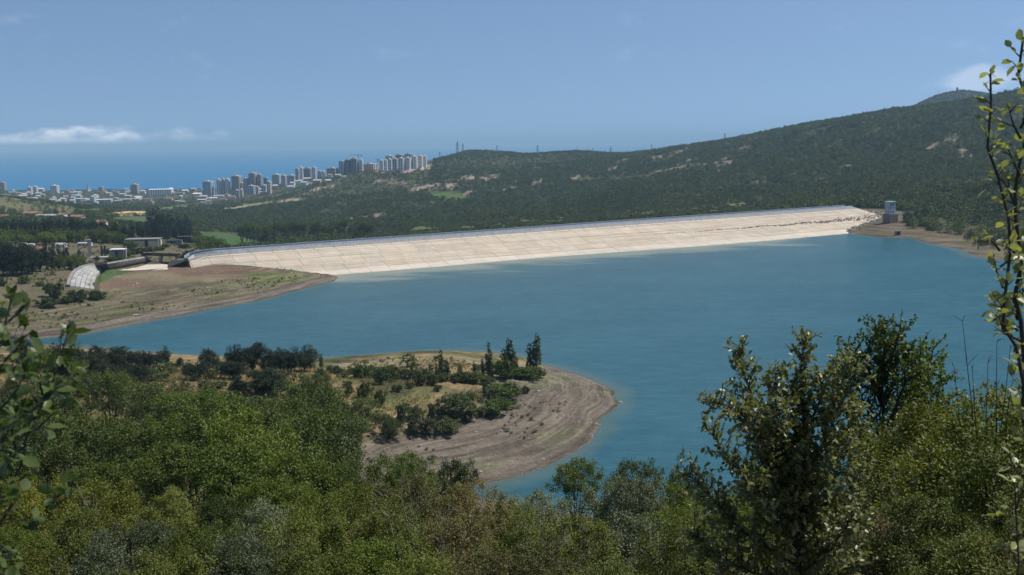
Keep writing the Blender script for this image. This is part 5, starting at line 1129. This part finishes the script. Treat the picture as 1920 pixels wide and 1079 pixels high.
# ------------------------------------------------------------------ foreground thicket, row behind row
SKY_PX = [(-200, 720), (0, 705), (150, 695), (250, 735), (400, 748), (500, 755), (560, 738), (600, 730), (640, 765), (680, 810), (700, 850), (750, 852), (800, 868), (860, 868), (880, 905), (910, 930), (960, 926), (1000, 916), (1050, 885), (1080, 864), (1120, 882), (1180, 866), (1240, 872), (1270, 860), (1320, 885), (1420, 900), (1560, 900), (1640, 850), (1760, 780), (1920, 745), (2200, 720)]
def skyline(px): return float(np.interp(px, [a for a, b in SKY_PX], [b for a, b in SKY_PX]))
ROWS = [('farthest', 'tree', [(20, 722, 95, 165, 'oak'), (90, 737, 95, 160, 'oak'), (160, 702, 100, 185, 'oak'), (215, 694, 90, 195, 'oak'), (110, 705, 75, 195, 'bright'), (290, 718, 95, 185, 'oak'), (335, 738, 85, 165, 'bright'), (390, 730, 75, 175, 'oak'), (430, 734, 85, 168, 'bright'), (482, 744, 85, 160, 'oak'), (530, 748, 75, 155, 'bright'), (590, 712, 85, 185, 'oak'), (628, 768, 60, 150, 'oak'), (565, 765, 85, 138, 'bright'), (-60, 720, 95, 165, 'oak')]),
        ('fifth', 'tree', [(-30, 780, 150, 105, 'oak'), (70, 790, 150, 108, 'oak'), (180, 764, 150, 115, 'oak'), (300, 784, 140, 98, 'bright'), (385, 772, 170, 90, 'bright'), (482, 768, 180, 84, 'bright'), (575, 792, 150, 90, 'oak'), (622, 812, 85, 95, 'oak'), (250, 800, 110, 110, 'oak')]),
        ('fourth', 'tree', [(-10, 850, 180, 60, 'oak'), (110, 832, 180, 60, 'oak'), (232, 852, 160, 57, 'bright'), (335, 832, 170, 54, 'oak'), (452, 832, 210, 52, 'bright'), (565, 842, 190, 50, 'bright'), (638, 882, 100, 50, 'oak'), (770, 852, 85, 62, 'oak'), (850, 868, 70, 64, 'oak'), (1080, 863, 105, 60, 'oak'), (1190, 869, 115, 60, 'oak'), (1290, 886, 90, 52, 'oak'), (1400, 900, 120, 50, 'oak')]),
        ('third', 'bush', [(-20, 905, 170, 32, 'yellow'), (85, 902, 190, 32, 'yellow'), (203, 905, 190, 30, 'yellow'), (312, 922, 170, 30, 'olive'), (422, 940, 150, 30, 'oak'), (522, 902, 190, 33, 'bright'), (622, 912, 180, 30, 'bright'), (716, 866, 130, 32, 'bright'), (800, 884, 150, 27, 'brown'), (885, 908, 140, 27, 'brown'), (965, 938, 120, 28, 'olive'), (1005, 924, 110, 30, 'silver'), (1132, 902, 130, 28, 'silver'), (1212, 900, 140, 27, 'silver'), (1250, 905, 100, 29, 'bright'), (1345, 930, 110, 26, 'bright'), (1440, 940, 130, 26, 'olive'), (1560, 920, 150, 26, 'olive')]),
        ('second', 'bush', [(40, 990, 170, 19, 'bright'), (150, 962, 210, 20, 'olive'), (262, 982, 190, 18.5, 'silver'), (382, 985, 180, 18, 'bright'), (482, 948, 200, 20, 'silver'), (602, 962, 210, 18, 'olive'), (690, 915, 130, 21, 'yellow'), (745, 960, 180, 16.5, 'olive'), (858, 962, 200, 17, 'brown'), (962, 988, 180, 16, 'olive'), (1080, 975, 200, 16.5, 'olive'), (1180, 965, 170, 17, 'silver'), (1262, 962, 130, 18, 'bright'), (1420, 985, 150, 15, 'olive'), (1655, 882, 170, 15, 'olive'), (1725, 802, 150, 17, 'yellow'), (1560, 980, 150, 14, 'olive')]),
        ('nearest', 'bush', [(60, 1040, 210, 12, 'yellow'), (200, 1032, 210, 12, 'silver'), (340, 1040, 210, 12, 'olive'), (470, 1022, 210, 12.5, 'silver'), (600, 1032, 210, 12, 'olive'), (700, 1020, 190, 12.5, 'bright'), (822, 1036, 210, 11.5, 'olive'), (925, 1030, 180, 11.8, 'brown'), (1030, 1035, 190, 11.5, 'brown'), (1150, 1050, 150, 11, 'olive'), (1300, 1000, 130, 12.5, 'olive'), (1385, 1040, 140, 11, 'olive'), (1640, 975, 170, 10.5, 'brown'), (1780, 852, 210, 12.5, 'yellow'), (1892, 832, 180, 11.5, 'olive'), (1705, 945, 230, 9.8, 'olive'), (1850, 935, 240, 9.8, 'olive'), (1790, 1005, 240, 8.8, 'olive'), (1930, 1000, 200, 8.8, 'brown'), (1960, 780, 200, 14, 'yellow')])]
SPN = {'oak': 'dark green', 'bright': 'fresh green', 'yellow': 'yellow-green', 'silver': 'silvery grey-green', 'olive': 'olive', 'brown': 'withered brownish'}
def species(px, ytop, Y, r):
    if Y > 90: return r.choice(['oak', 'oak', 'bright', 'oak', 'bright', 'yellow']) if px < 500 else r.choice(['oak', 'oak', 'bright'])
    if px < 320: return r.choice(['yellow', 'bright', 'olive', 'oak'] if Y < 45 else ['oak', 'bright', 'bright'])
    if px < 620: return r.choice(['silver', 'bright', 'silver', 'olive'] if Y < 24 else ['bright', 'oak', 'bright'])
    if px < 1000: return r.choice(['brown', 'olive', 'olive', 'bright'] if Y < 26 else ['oak', 'bright', 'olive'])
    if px < 1300: return r.choice(['silver', 'olive', 'silver', 'bright'])
    return r.choice(['olive', 'yellow', 'olive', 'brown'] if Y < 20 else ['olive', 'oak', 'yellow'])
rf_ = random.Random(21)
for rn, kind, L in ROWS:
    cnt = {}
    for px, yt, wp, Y, mat in sorted(L):
        cnt[mat] = cnt.get(mat, 0) + 1; w_ = 'bush' if kind == 'bush' else 'tree'
        plant_px('bush' if kind == 'bush' else 'broadleaf_tree', kind, rf_.randrange(5), mat, px, yt, Y, wp * 1.0, '%s %s %s from the left in the %s foreground row' % (ordw(cnt[mat]), SPN[mat], w_, rn), w_, 'foreground thicket, %s row' % rn, sink=0.15)
# undergrowth that closes the gaps between them
KND = [(PR['bush'][k % 5], m_) for k, m_ in enumerate(('oak', 'bright', 'olive', 'silver', 'yellow', 'brown', 'olive', 'bright'))] + [(PR['tree'][k % 5], m_) for k, m_ in enumerate(('oak', 'bright', 'oak', 'bright', 'yellow', 'oak'))]
um = (PX > -260) & (PX < 2150) & (YY > 8.5) & (YY < 232) & (_sd > 6) & ~((PX > 690) & (YY > 120)) & ~((PX > 600) & (YY > 205))
P, _, _ = cells(um, np.clip(0.045 * YY + 0.9, 1.2, 3.6)); SP = []; SC = []; SL = []
ppx, ppy = proj(P[:, 0], P[:, 1], P[:, 2])
for (x, y, z), a in zip(P, ppx):
    lim = at_Y(a, skyline(a) + rf_.uniform(8, 40), y).z - z; near_ = y < 48
    h = min(lim, rf_.uniform(0.45, 1.3) if near_ else rf_.uniform(0.5, 1.2))
    if 1380 < a < 1640 and y < 13: h = min(h, 1.3)
    if h < 0.4: continue
    m_ = species(a, 0, y, rf_) if near_ else 'oak'; c_ = [k for k, (p_, q_) in enumerate(KND) if q_ == m_ and (k < 8) == near_]  # farther plants all take the dark leaf, deepening the shade between crowns
    k = rf_.choice(c_) if c_ else (rf_.randrange(8) if near_ else 8 + rf_.randrange(6)); p_ = KND[k][0]; wd = max(h * rf_.uniform(1.0, 1.5), 1.2)
    SP.append((x, y, z - 0.15)); SC.append((wd / p_.w, wd / p_.w, h / p_.h)); SL.append(k)
scatter('hillside_undergrowth', SP, SC, [(0, 0, rf_.uniform(0, 6.28)) for _ in SP], SL, KND, 'dense mixed undergrowth closing the gaps between the foreground bushes and trees'); print('undergrowth', len(SP))
def bush_px(mat, px, yt, Y, wpx, label, kind='bush', name='bush', cat='bush'): plant_px(name, kind, int(px), mat, px, yt, Y, wpx, label, cat, sink=0.15)
bush_px('bright', 1275, 846, 30, 34, 'bright green pointed spike of foliage left of the pear tree', 'cypress', 'young_tree', 'tree')
bush_px('yellow', 1800, 735, 14, 210, 'large yellow-green bush at the right behind the dead twigs'); bush_px('yellow', 1745, 765, 15.5, 150, 'yellow-green bush at the foot of the dark trees'); bush_px('olive', 1895, 715, 13, 190, 'olive bush under the tall bare stems at the right edge')
# ------------------------------------------------------------------ near plants built branch by branch and leaf by leaf
OV = np.array([(0, 0, 0), (0.28, 0.40, 0.10), (0.62, 0.43, 0.11), (1.0, 0, -0.06), (0.62, -0.43, 0.11), (0.28, -0.40, 0.10), (0.46, 0, 0)])
OF = np.array([(6, 0, 5), (6, 1, 0), (6, 2, 1), (6, 3, 2), (6, 4, 3), (6, 5, 4)])
def grow(leaders, seed, twig, dens, per, leaf, f0=0.12, drop=0.15, upw=0.55, tip=3, twr=0.0035):
    """leaders: (points, r0, r1). Returns the wood and the leaf frames (P, D, N, L)"""
    r = np.random.default_rng(seed); mb = MB(); P = []; D = []; N = []; L = []
    for pts, r0, r1 in leaders:
        pts = along([Vector(p) for p in pts], max(4, 3 * (len(pts) - 1))); n = len(pts)
        for q in range(1, n - 1): pts[q] = pts[q] + Vector(r.normal(0, 0.012 * (pts[-1] - pts[0]).length * 0.5, 3))
        mb.tube(pts, [r0 + (r1 - r0) * q / (n - 1) for q in range(n)], 6)
        tot = sum((b - a).length for a, b in zip(pts, pts[1:])); nt = max(1, int(tot * dens))
        for k in range(nt):
            f = f0 + (1 - f0) * (k + r.random()) / nt; s = f * (n - 1); i = min(int(s), n - 2); base = pts[i].lerp(pts[i + 1], s - i); ax = (pts[i + 1] - pts[i]).normalized()
            side = Vector(r.normal(size=3)); side = (side - ax * side.dot(ax)).normalized(); d = (side + ax * upw + Vector((0, 0, 0.25))).normalized()
            l = twig * r.uniform(0.45, 1.2) * (1 - 0.62 * f); mid = base + d * l * 0.5 + Vector((0, 0, 0.02 * l)); end = base + (d + Vector((0, 0, r.uniform(-0.1, 0.35)))).normalized() * l
            mb.tube([base, mid, end], [twr * 1.6, twr, twr * 0.5], 4)
            m = max(2, int(per * l / twig * r.uniform(0.7, 1.3)))
            for q in range(m):
                g = (q + 1) / m; b = base.lerp(mid, min(1, g * 2)) if g < 0.5 else mid.lerp(end, g * 2 - 1); o = Vector(r.normal(size=3)); dd = (o.normalized() * 0.9 + d * 0.55 + Vector((0, 0, -drop))).normalized()
                P.append(b); D.append(dd); N.append((Vector((0, 0, 1)) + Vector(r.normal(size=3)) * 0.55).normalized()); L.append(leaf * r.uniform(0.6, 1.2))
        for q in range(tip):
            o = Vector(r.normal(size=3)); P.append(pts[-1]); D.append((o.normalized() * 0.7 + Vector((0, 0, 0.5))).normalized()); N.append(Vector((0, 0, 1)) + o * 0.4); L.append(leaf * r.uniform(0.5, 0.9))
    return mb, (np.array(P), np.array(D), np.array(N), np.array(L))
_leafme = {}
def leafy(name, leaders, seed, twig, dens, per, leaf, mat, label, cat, single=300, wl=0.62, bark='bark', **kw):
    base = Vector(leaders[0][0][0]); o = empty(name, base); inv = -base
    mb, (P, D, N, L) = grow(leaders, seed, twig, dens, per, leaf, **kw)
    mb.v = [tuple(Vector(v) + inv) for v in mb.v]; mb.build('branches', M[bark], o)
    S = nrm(np.cross(D, N)); N2 = nrm(np.cross(S, D)); P = P - np.array(base)
    if len(P):
        W_ = P + np.array(base); qx, qy = proj(W_[:, 0], W_[:, 1], W_[:, 2]); inview = (qx > -20) & (qx < 1940) & (qy < 1100)
        order = np.argsort(-(L / W_[:, 1]) * np.where(inview, 1, 0)); own = order[:single]; rest = order[single:]
        if (mat, wl) not in _leafme:
            _leafme[(mat, wl)] = mesh_np('leaf', OV * np.array([1, wl, wl]), OF, M[mat])
        me = _leafme[(mat, wl)]
        for i in own:
            q = link('leaf', me, o); q.matrix_local = Matrix(((D[i][0] * L[i], S[i][0] * L[i], N2[i][0] * L[i], P[i][0]), (D[i][1] * L[i], S[i][1] * L[i], N2[i][1] * L[i], P[i][1]), (D[i][2] * L[i], S[i][2] * L[i], N2[i][2] * L[i], P[i][2]), (0, 0, 0, 1)))
        if len(rest):
            B = np.stack([D[rest], S[rest] * wl, N2[rest] * wl], 1) * L[rest][:, None, None]; V_ = (OV[None, :, :] @ B + P[rest][:, None, :]).reshape(-1, 3)
            F_ = (np.arange(len(rest))[:, None, None] * 7 + OF[None]).reshape(-1, 3); q = link('foliage', mesh_np('foliage', V_, F_, M[mat]), o); q['kind'] = 'stuff'
    return tag(o, label, cat)
def pl(pts, Y, jit=0.0, seed=0):
    r = random.Random(seed); dy = r.uniform(-jit, jit); n = len(pts)
    return [at_Y(a, b, Y + dy * k / max(1, n - 1)) for k, (a, b) in enumerate(pts)]
# pear tree
Y0 = 8.6; root = snap_px(1500, Y0)
trunk = [root + Vector((0, 0, -0.1)), at_Y(1500, 1090, Y0), at_Y(1504, 980, Y0), at_Y(1507, 850, Y0), at_Y(1508, 740, Y0), at_Y(1510, 632, Y0)]
br = [[(1495, 1000), (1450, 900), (1420, 800), (1398, 710), (1388, 652)], [(1500, 960), (1470, 850), (1455, 760), (1452, 692)], [(1495, 1030), (1420, 930), (1360, 850), (1322, 800)], [(1500, 900), (1440, 830), (1380, 770), (1338, 754)],
      [(1510, 900), (1560, 800), (1590, 720), (1603, 672)], [(1510, 960), (1570, 870), (1600, 800), (1608, 760)], [(1510, 1020), (1575, 950), (1612, 880)], [(1490, 1060), (1400, 1000), (1330, 930), (1288, 885)], [(1500, 1079), (1560, 1030), (1605, 960)],
      [(1480, 1100), (1380, 1060), (1300, 1000)], [(1510, 1100), (1575, 1079), (1615, 1040)], [(1505, 820), (1535, 760), (1546, 700)], [(1505, 860), (1485, 780), (1490, 712)], [(1500, 1000), (1530, 900), (1560, 850)], [(1500, 1040), (1470, 960), (1440, 930), (1400, 900)],
      [(1495, 1110), (1420, 1090), (1340, 1075)], [(1505, 940), (1465, 890), (1440, 870)], [(1500, 1000), (1490, 930), (1480, 880)]]
leafy('pear_tree', [(trunk, 0.035, 0.006)] + [(pl(b, Y0, 0.75, k), 0.014, 0.003) for k, b in enumerate(br)], 5, 0.42, 54, 24, 0.060, 'pear', 'leafy wild pear tree with pale glossy leaves in the right foreground', 'tree')
# dark trees behind it
Y1 = 19.0
def deep(px, Y): return snap_px(px, Y) + Vector((0, 0, -0.2))
t1 = [deep(1662, Y1)] + [at_Y(a, b, Y1) for a, b in ((1662, 900), (1662, 800), (1656, 700), (1660, 600))]
b1 = [[(1662, 850), (1620, 760), (1598, 690), (1588, 645)], [(1662, 800), (1700, 720), (1692, 640)], [(1656, 760), (1628, 690), (1632, 628)], [(1660, 720), (1675, 660), (1688, 612)], [(1660, 700), (1645, 640), (1640, 605)], [(1662, 870), (1600, 800), (1575, 720), (1568, 670)], [(1662, 820), (1690, 770), (1705, 700)], [(1660, 760), (1680, 700), (1672, 640)],
      [(1662, 900), (1700, 830), (1712, 780)], [(1662, 900), (1610, 850), (1590, 800)], [(1660, 780), (1640, 730), (1612, 660)]]
leafy('dark_tree', [(t1, 0.10, 0.012)] + [(pl(b, Y1, 0.9, k + 40), 0.03, 0.006) for k, b in enumerate(b1)], 6, 0.85, 18, 42, 0.080, 'bright', 'taller green tree behind the pear tree with its trunk showing', 'tree', single=60, twr=0.006)
t2 = [deep(1735, Y1 + 1)] + [at_Y(a, b, Y1 + 1) for a, b in ((1735, 900), (1737, 800), (1730, 710), (1727, 645))]
b2 = [[(1737, 820), (1758, 750), (1765, 700)], [(1735, 780), (1715, 720), (1718, 670)], [(1733, 740), (1745, 690), (1750, 650)], [(1735, 860), (1700, 800), (1712, 740)], [(1735, 850), (1775, 800), (1780, 745)], [(1735, 800), (1725, 760), (1705, 720)]]
leafy('dark_tree', [(t2, 0.08, 0.012)] + [(pl(b, Y1 + 1, 0.9, k + 60), 0.025, 0.006) for k, b in enumerate(b2)], 7, 0.85, 20, 46, 0.080, 'bright', 'shorter green tree right of the taller one, above the yellow bushes', 'tree', single=60, twr=0.006)
# tall shoots at the right edge
Y2 = 4.8
s1 = [(deep(1935, Y2))] + [at_Y(a, b, Y2) for a, b in ((1935, 760), (1922, 690), (1893, 625), (1880, 540), (1872, 430), (1864, 300), (1859, 200), (1857, 138))]
s1b = [[(1880, 540), (1872, 515), (1862, 500)], [(1874, 470), (1862, 455), (1850, 440)], [(1884, 580), (1868, 572), (1862, 560)], [(1876, 500), (1890, 490), (1902, 488)], [(1890, 615), (1868, 600), (1856, 604)]]
leafy('tall_shoot', [(s1, 0.016, 0.005)] + [(pl(b, Y2, 0.2, k), 0.006, 0.002) for k, b in enumerate(s1b)], 8, 0.14, 15, 5, 0.062, 'pear', 'tall thin bare-topped shoot left of the leafy one at the right edge', 'shoot', f0=0.30, twr=0.0022)
s2 = [deep(1940, Y2 + 0.2)] + [at_Y(a, b, Y2 + 0.2) for a, b in ((1935, 800), (1922, 690), (1909, 600), (1908, 480), (1913, 350), (1914, 220), (1918, 100), (1919, 70))]
s2b = [[(1908, 600), (1890, 560), (1880, 535)], [(1910, 400), (1895, 370), (1888, 330)], [(1913, 330), (1898, 300), (1886, 270)], [(1914, 260), (1900, 235), (1892, 205)], [(1909, 480), (1895, 470), (1885, 465)], [(1914, 240), (1925, 210), (1930, 190)], [(1908, 620), (1880, 600), (1862, 598)], [(1915, 640), (1890, 630), (1872, 620)], [(1910, 560), (1925, 540), (1935, 520)], [(1912, 590), (1900, 565), (1893, 550)]]
leafy('tall_shoot', [(s2, 0.022, 0.006)] + [(pl(b, Y2 + 0.2, 0.25, k + 9), 0.007, 0.002) for k, b in enumerate(s2b)], 9, 0.17, 18, 6, 0.066, 'pear', 'leafy tall shoot rising along the right edge of the picture', 'shoot', f0=0.25, twr=0.0025)
s3 = [deep(1912, 4.6)] + [at_Y(a, b, 4.6) for a, b in ((1908, 1085), (1904, 1000), (1900, 920), (1893, 850))]
leafy('leafy_shoot', [(s3, 0.008, 0.003)] + [(pl(b, 4.6, 0.2, k), 0.004, 0.002) for k, b in enumerate([[(1904, 1000), (1885, 985), (1872, 970)], [(1903, 960), (1915, 930), (1920, 900)], [(1906, 1050), (1890, 1040), (1880, 1030)]])], 10, 0.13, 14, 4, 0.058, 'pear', 'low shoot with pale leaves in the bottom right corner', 'shoot', twr=0.002)
# branches leaning in at the left edge
Y3 = 3.1
q1 = [deep(-60, Y3)] + [at_Y(a, b, Y3) for a, b in ((-50, 1050), (-35, 900), (-12, 780), (0, 680), (8, 610), (22, 560))]
q1b = [[(-30, 880), (10, 820), (35, 770)], [(-12, 780), (25, 740), (50, 700)], [(0, 690), (30, 650), (48, 615)], [(5, 640), (-15, 600), (-20, 570)], [(-40, 950), (0, 900), (30, 850)], [(8, 610), (30, 590), (48, 570)], [(-10, 760), (20, 700), (30, 660)], [(-30, 900), (-5, 850), (10, 800)]]
leafy('leafy_branch', [(q1, 0.012, 0.003)] + [(pl(b, Y3, 0.25, k), 0.005, 0.0015) for k, b in enumerate(q1b)], 11, 0.10, 20, 5, 0.060, 'leftleaf', 'upright leafy branch at the left edge nearest the camera', 'branch', f0=0.2, twr=0.0016)
q2 = [deep(-20, Y3 + 0.3)] + [at_Y(a, b, Y3 + 0.3) for a, b in ((-10, 1000), (20, 880), (60, 770), (95, 715), (118, 660), (126, 628))]
q2b = [[(60, 770), (95, 745), (125, 735)], [(80, 740), (70, 700), (72, 680)], [(95, 715), (125, 705), (145, 700)], [(40, 820), (75, 800), (100, 775)], [(30, 850), (20, 800), (25, 760)], [(70, 755), (50, 720), (45, 690)]]
leafy('leafy_branch', [(q2, 0.009, 0.002)] + [(pl(b, Y3 + 0.3, 0.2, k), 0.004, 0.0015) for k, b in enumerate(q2b)], 12, 0.10, 22, 5, 0.062, 'leftleaf', 'thin leafy branch with a bare upright tip near the left edge', 'branch', f0=0.45, twr=0.0015)
q3 = [deep(-60, Y3)] + [at_Y(a, b, Y3) for a, b in ((-45, 1060), (-10, 990), (40, 972), (90, 945), (125, 915), (138, 903))]
q3b = [[(-20, 1010), (10, 1030), (35, 1040)], [(0, 985), (10, 960), (30, 940)], [(-30, 1030), (0, 1060), (30, 1085)], [(90, 945), (110, 940), (130, 935)]]
leafy('leafy_branch', [(q3, 0.010, 0.002)] + [(pl(b, Y3, 0.2, k), 0.004, 0.0015) for k, b in enumerate(q3b)], 13, 0.09, 17, 5, 0.060, 'leftleaf', 'low leafy branch reaching right from the bottom left corner', 'branch', f0=0.35, twr=0.0015)
# dead twigs
def dead(px, Y, tips, label, seed, r0=0.02):
    b = deep(px, Y); r = random.Random(seed); o = empty('dead_shrub', b); mb = MB()
    for a, c in tips:
        e = at_Y(a, c, Y + r.uniform(-0.5, 0.5)); q0 = b.lerp(e, 0.45); q0 = Vector((b.x * 0.65 + e.x * 0.35, q0.y, q0.z)); pts = []
        for k in range(10):
            f = k / 9; pts.append(b * (1 - f) ** 2 + q0 * 2 * f * (1 - f) + e * f * f + Vector((r.uniform(-.03, .03), 0, r.uniform(-.02, .02))) * Y / 12)
        mb.tube([p - b for p in pts], [r0 * (1 - 0.095 * k) for k in range(10)], 5)
        for k in range(4, 10):
            for _ in range(2):
                d = Vector((r.uniform(-1, 1), r.uniform(-0.6, 0.6), r.uniform(0.1, 1.0))).normalized() * r.uniform(0.15, 0.5) * Y / 12 * (1.15 - k / 11); q = pts[k] - b
                mb.tube([q, q + d * 0.5 + Vector((0, 0, 0.02)), q + d], [r0 * 0.22, r0 * 0.16, r0 * 0.06], 3)
    mb.build('branches', M['greytwig'] if seed % 2 else M['bark'], o); tag(o, label, 'shrub')
dead(1850, 12.5, [(1807, 600), (1868, 640), (1890, 655), (1850, 680), (1900, 690), (1820, 690), (1785, 690)], 'bare dark twigs standing above the yellow bushes at the right', 2)
dead(1700, 12.0, [(1640, 860), (1670, 840), (1720, 850), (1690, 880), (1740, 880), (1620, 900)], 'tangle of grey dead twigs right of the pear tree', 3, 0.014)
dead(800, 16.0, [(748, 888), (770, 930), (840, 950), (905, 935), (720, 930)], 'dry bare branches poking out of the brownish bushes at the centre', 5, 0.03)
dead(1020, 14.0, [(1010, 960), (1060, 950), (985, 990), (1100, 990)], 'grey dead branches among the bushes below the cove', 7, 0.02)
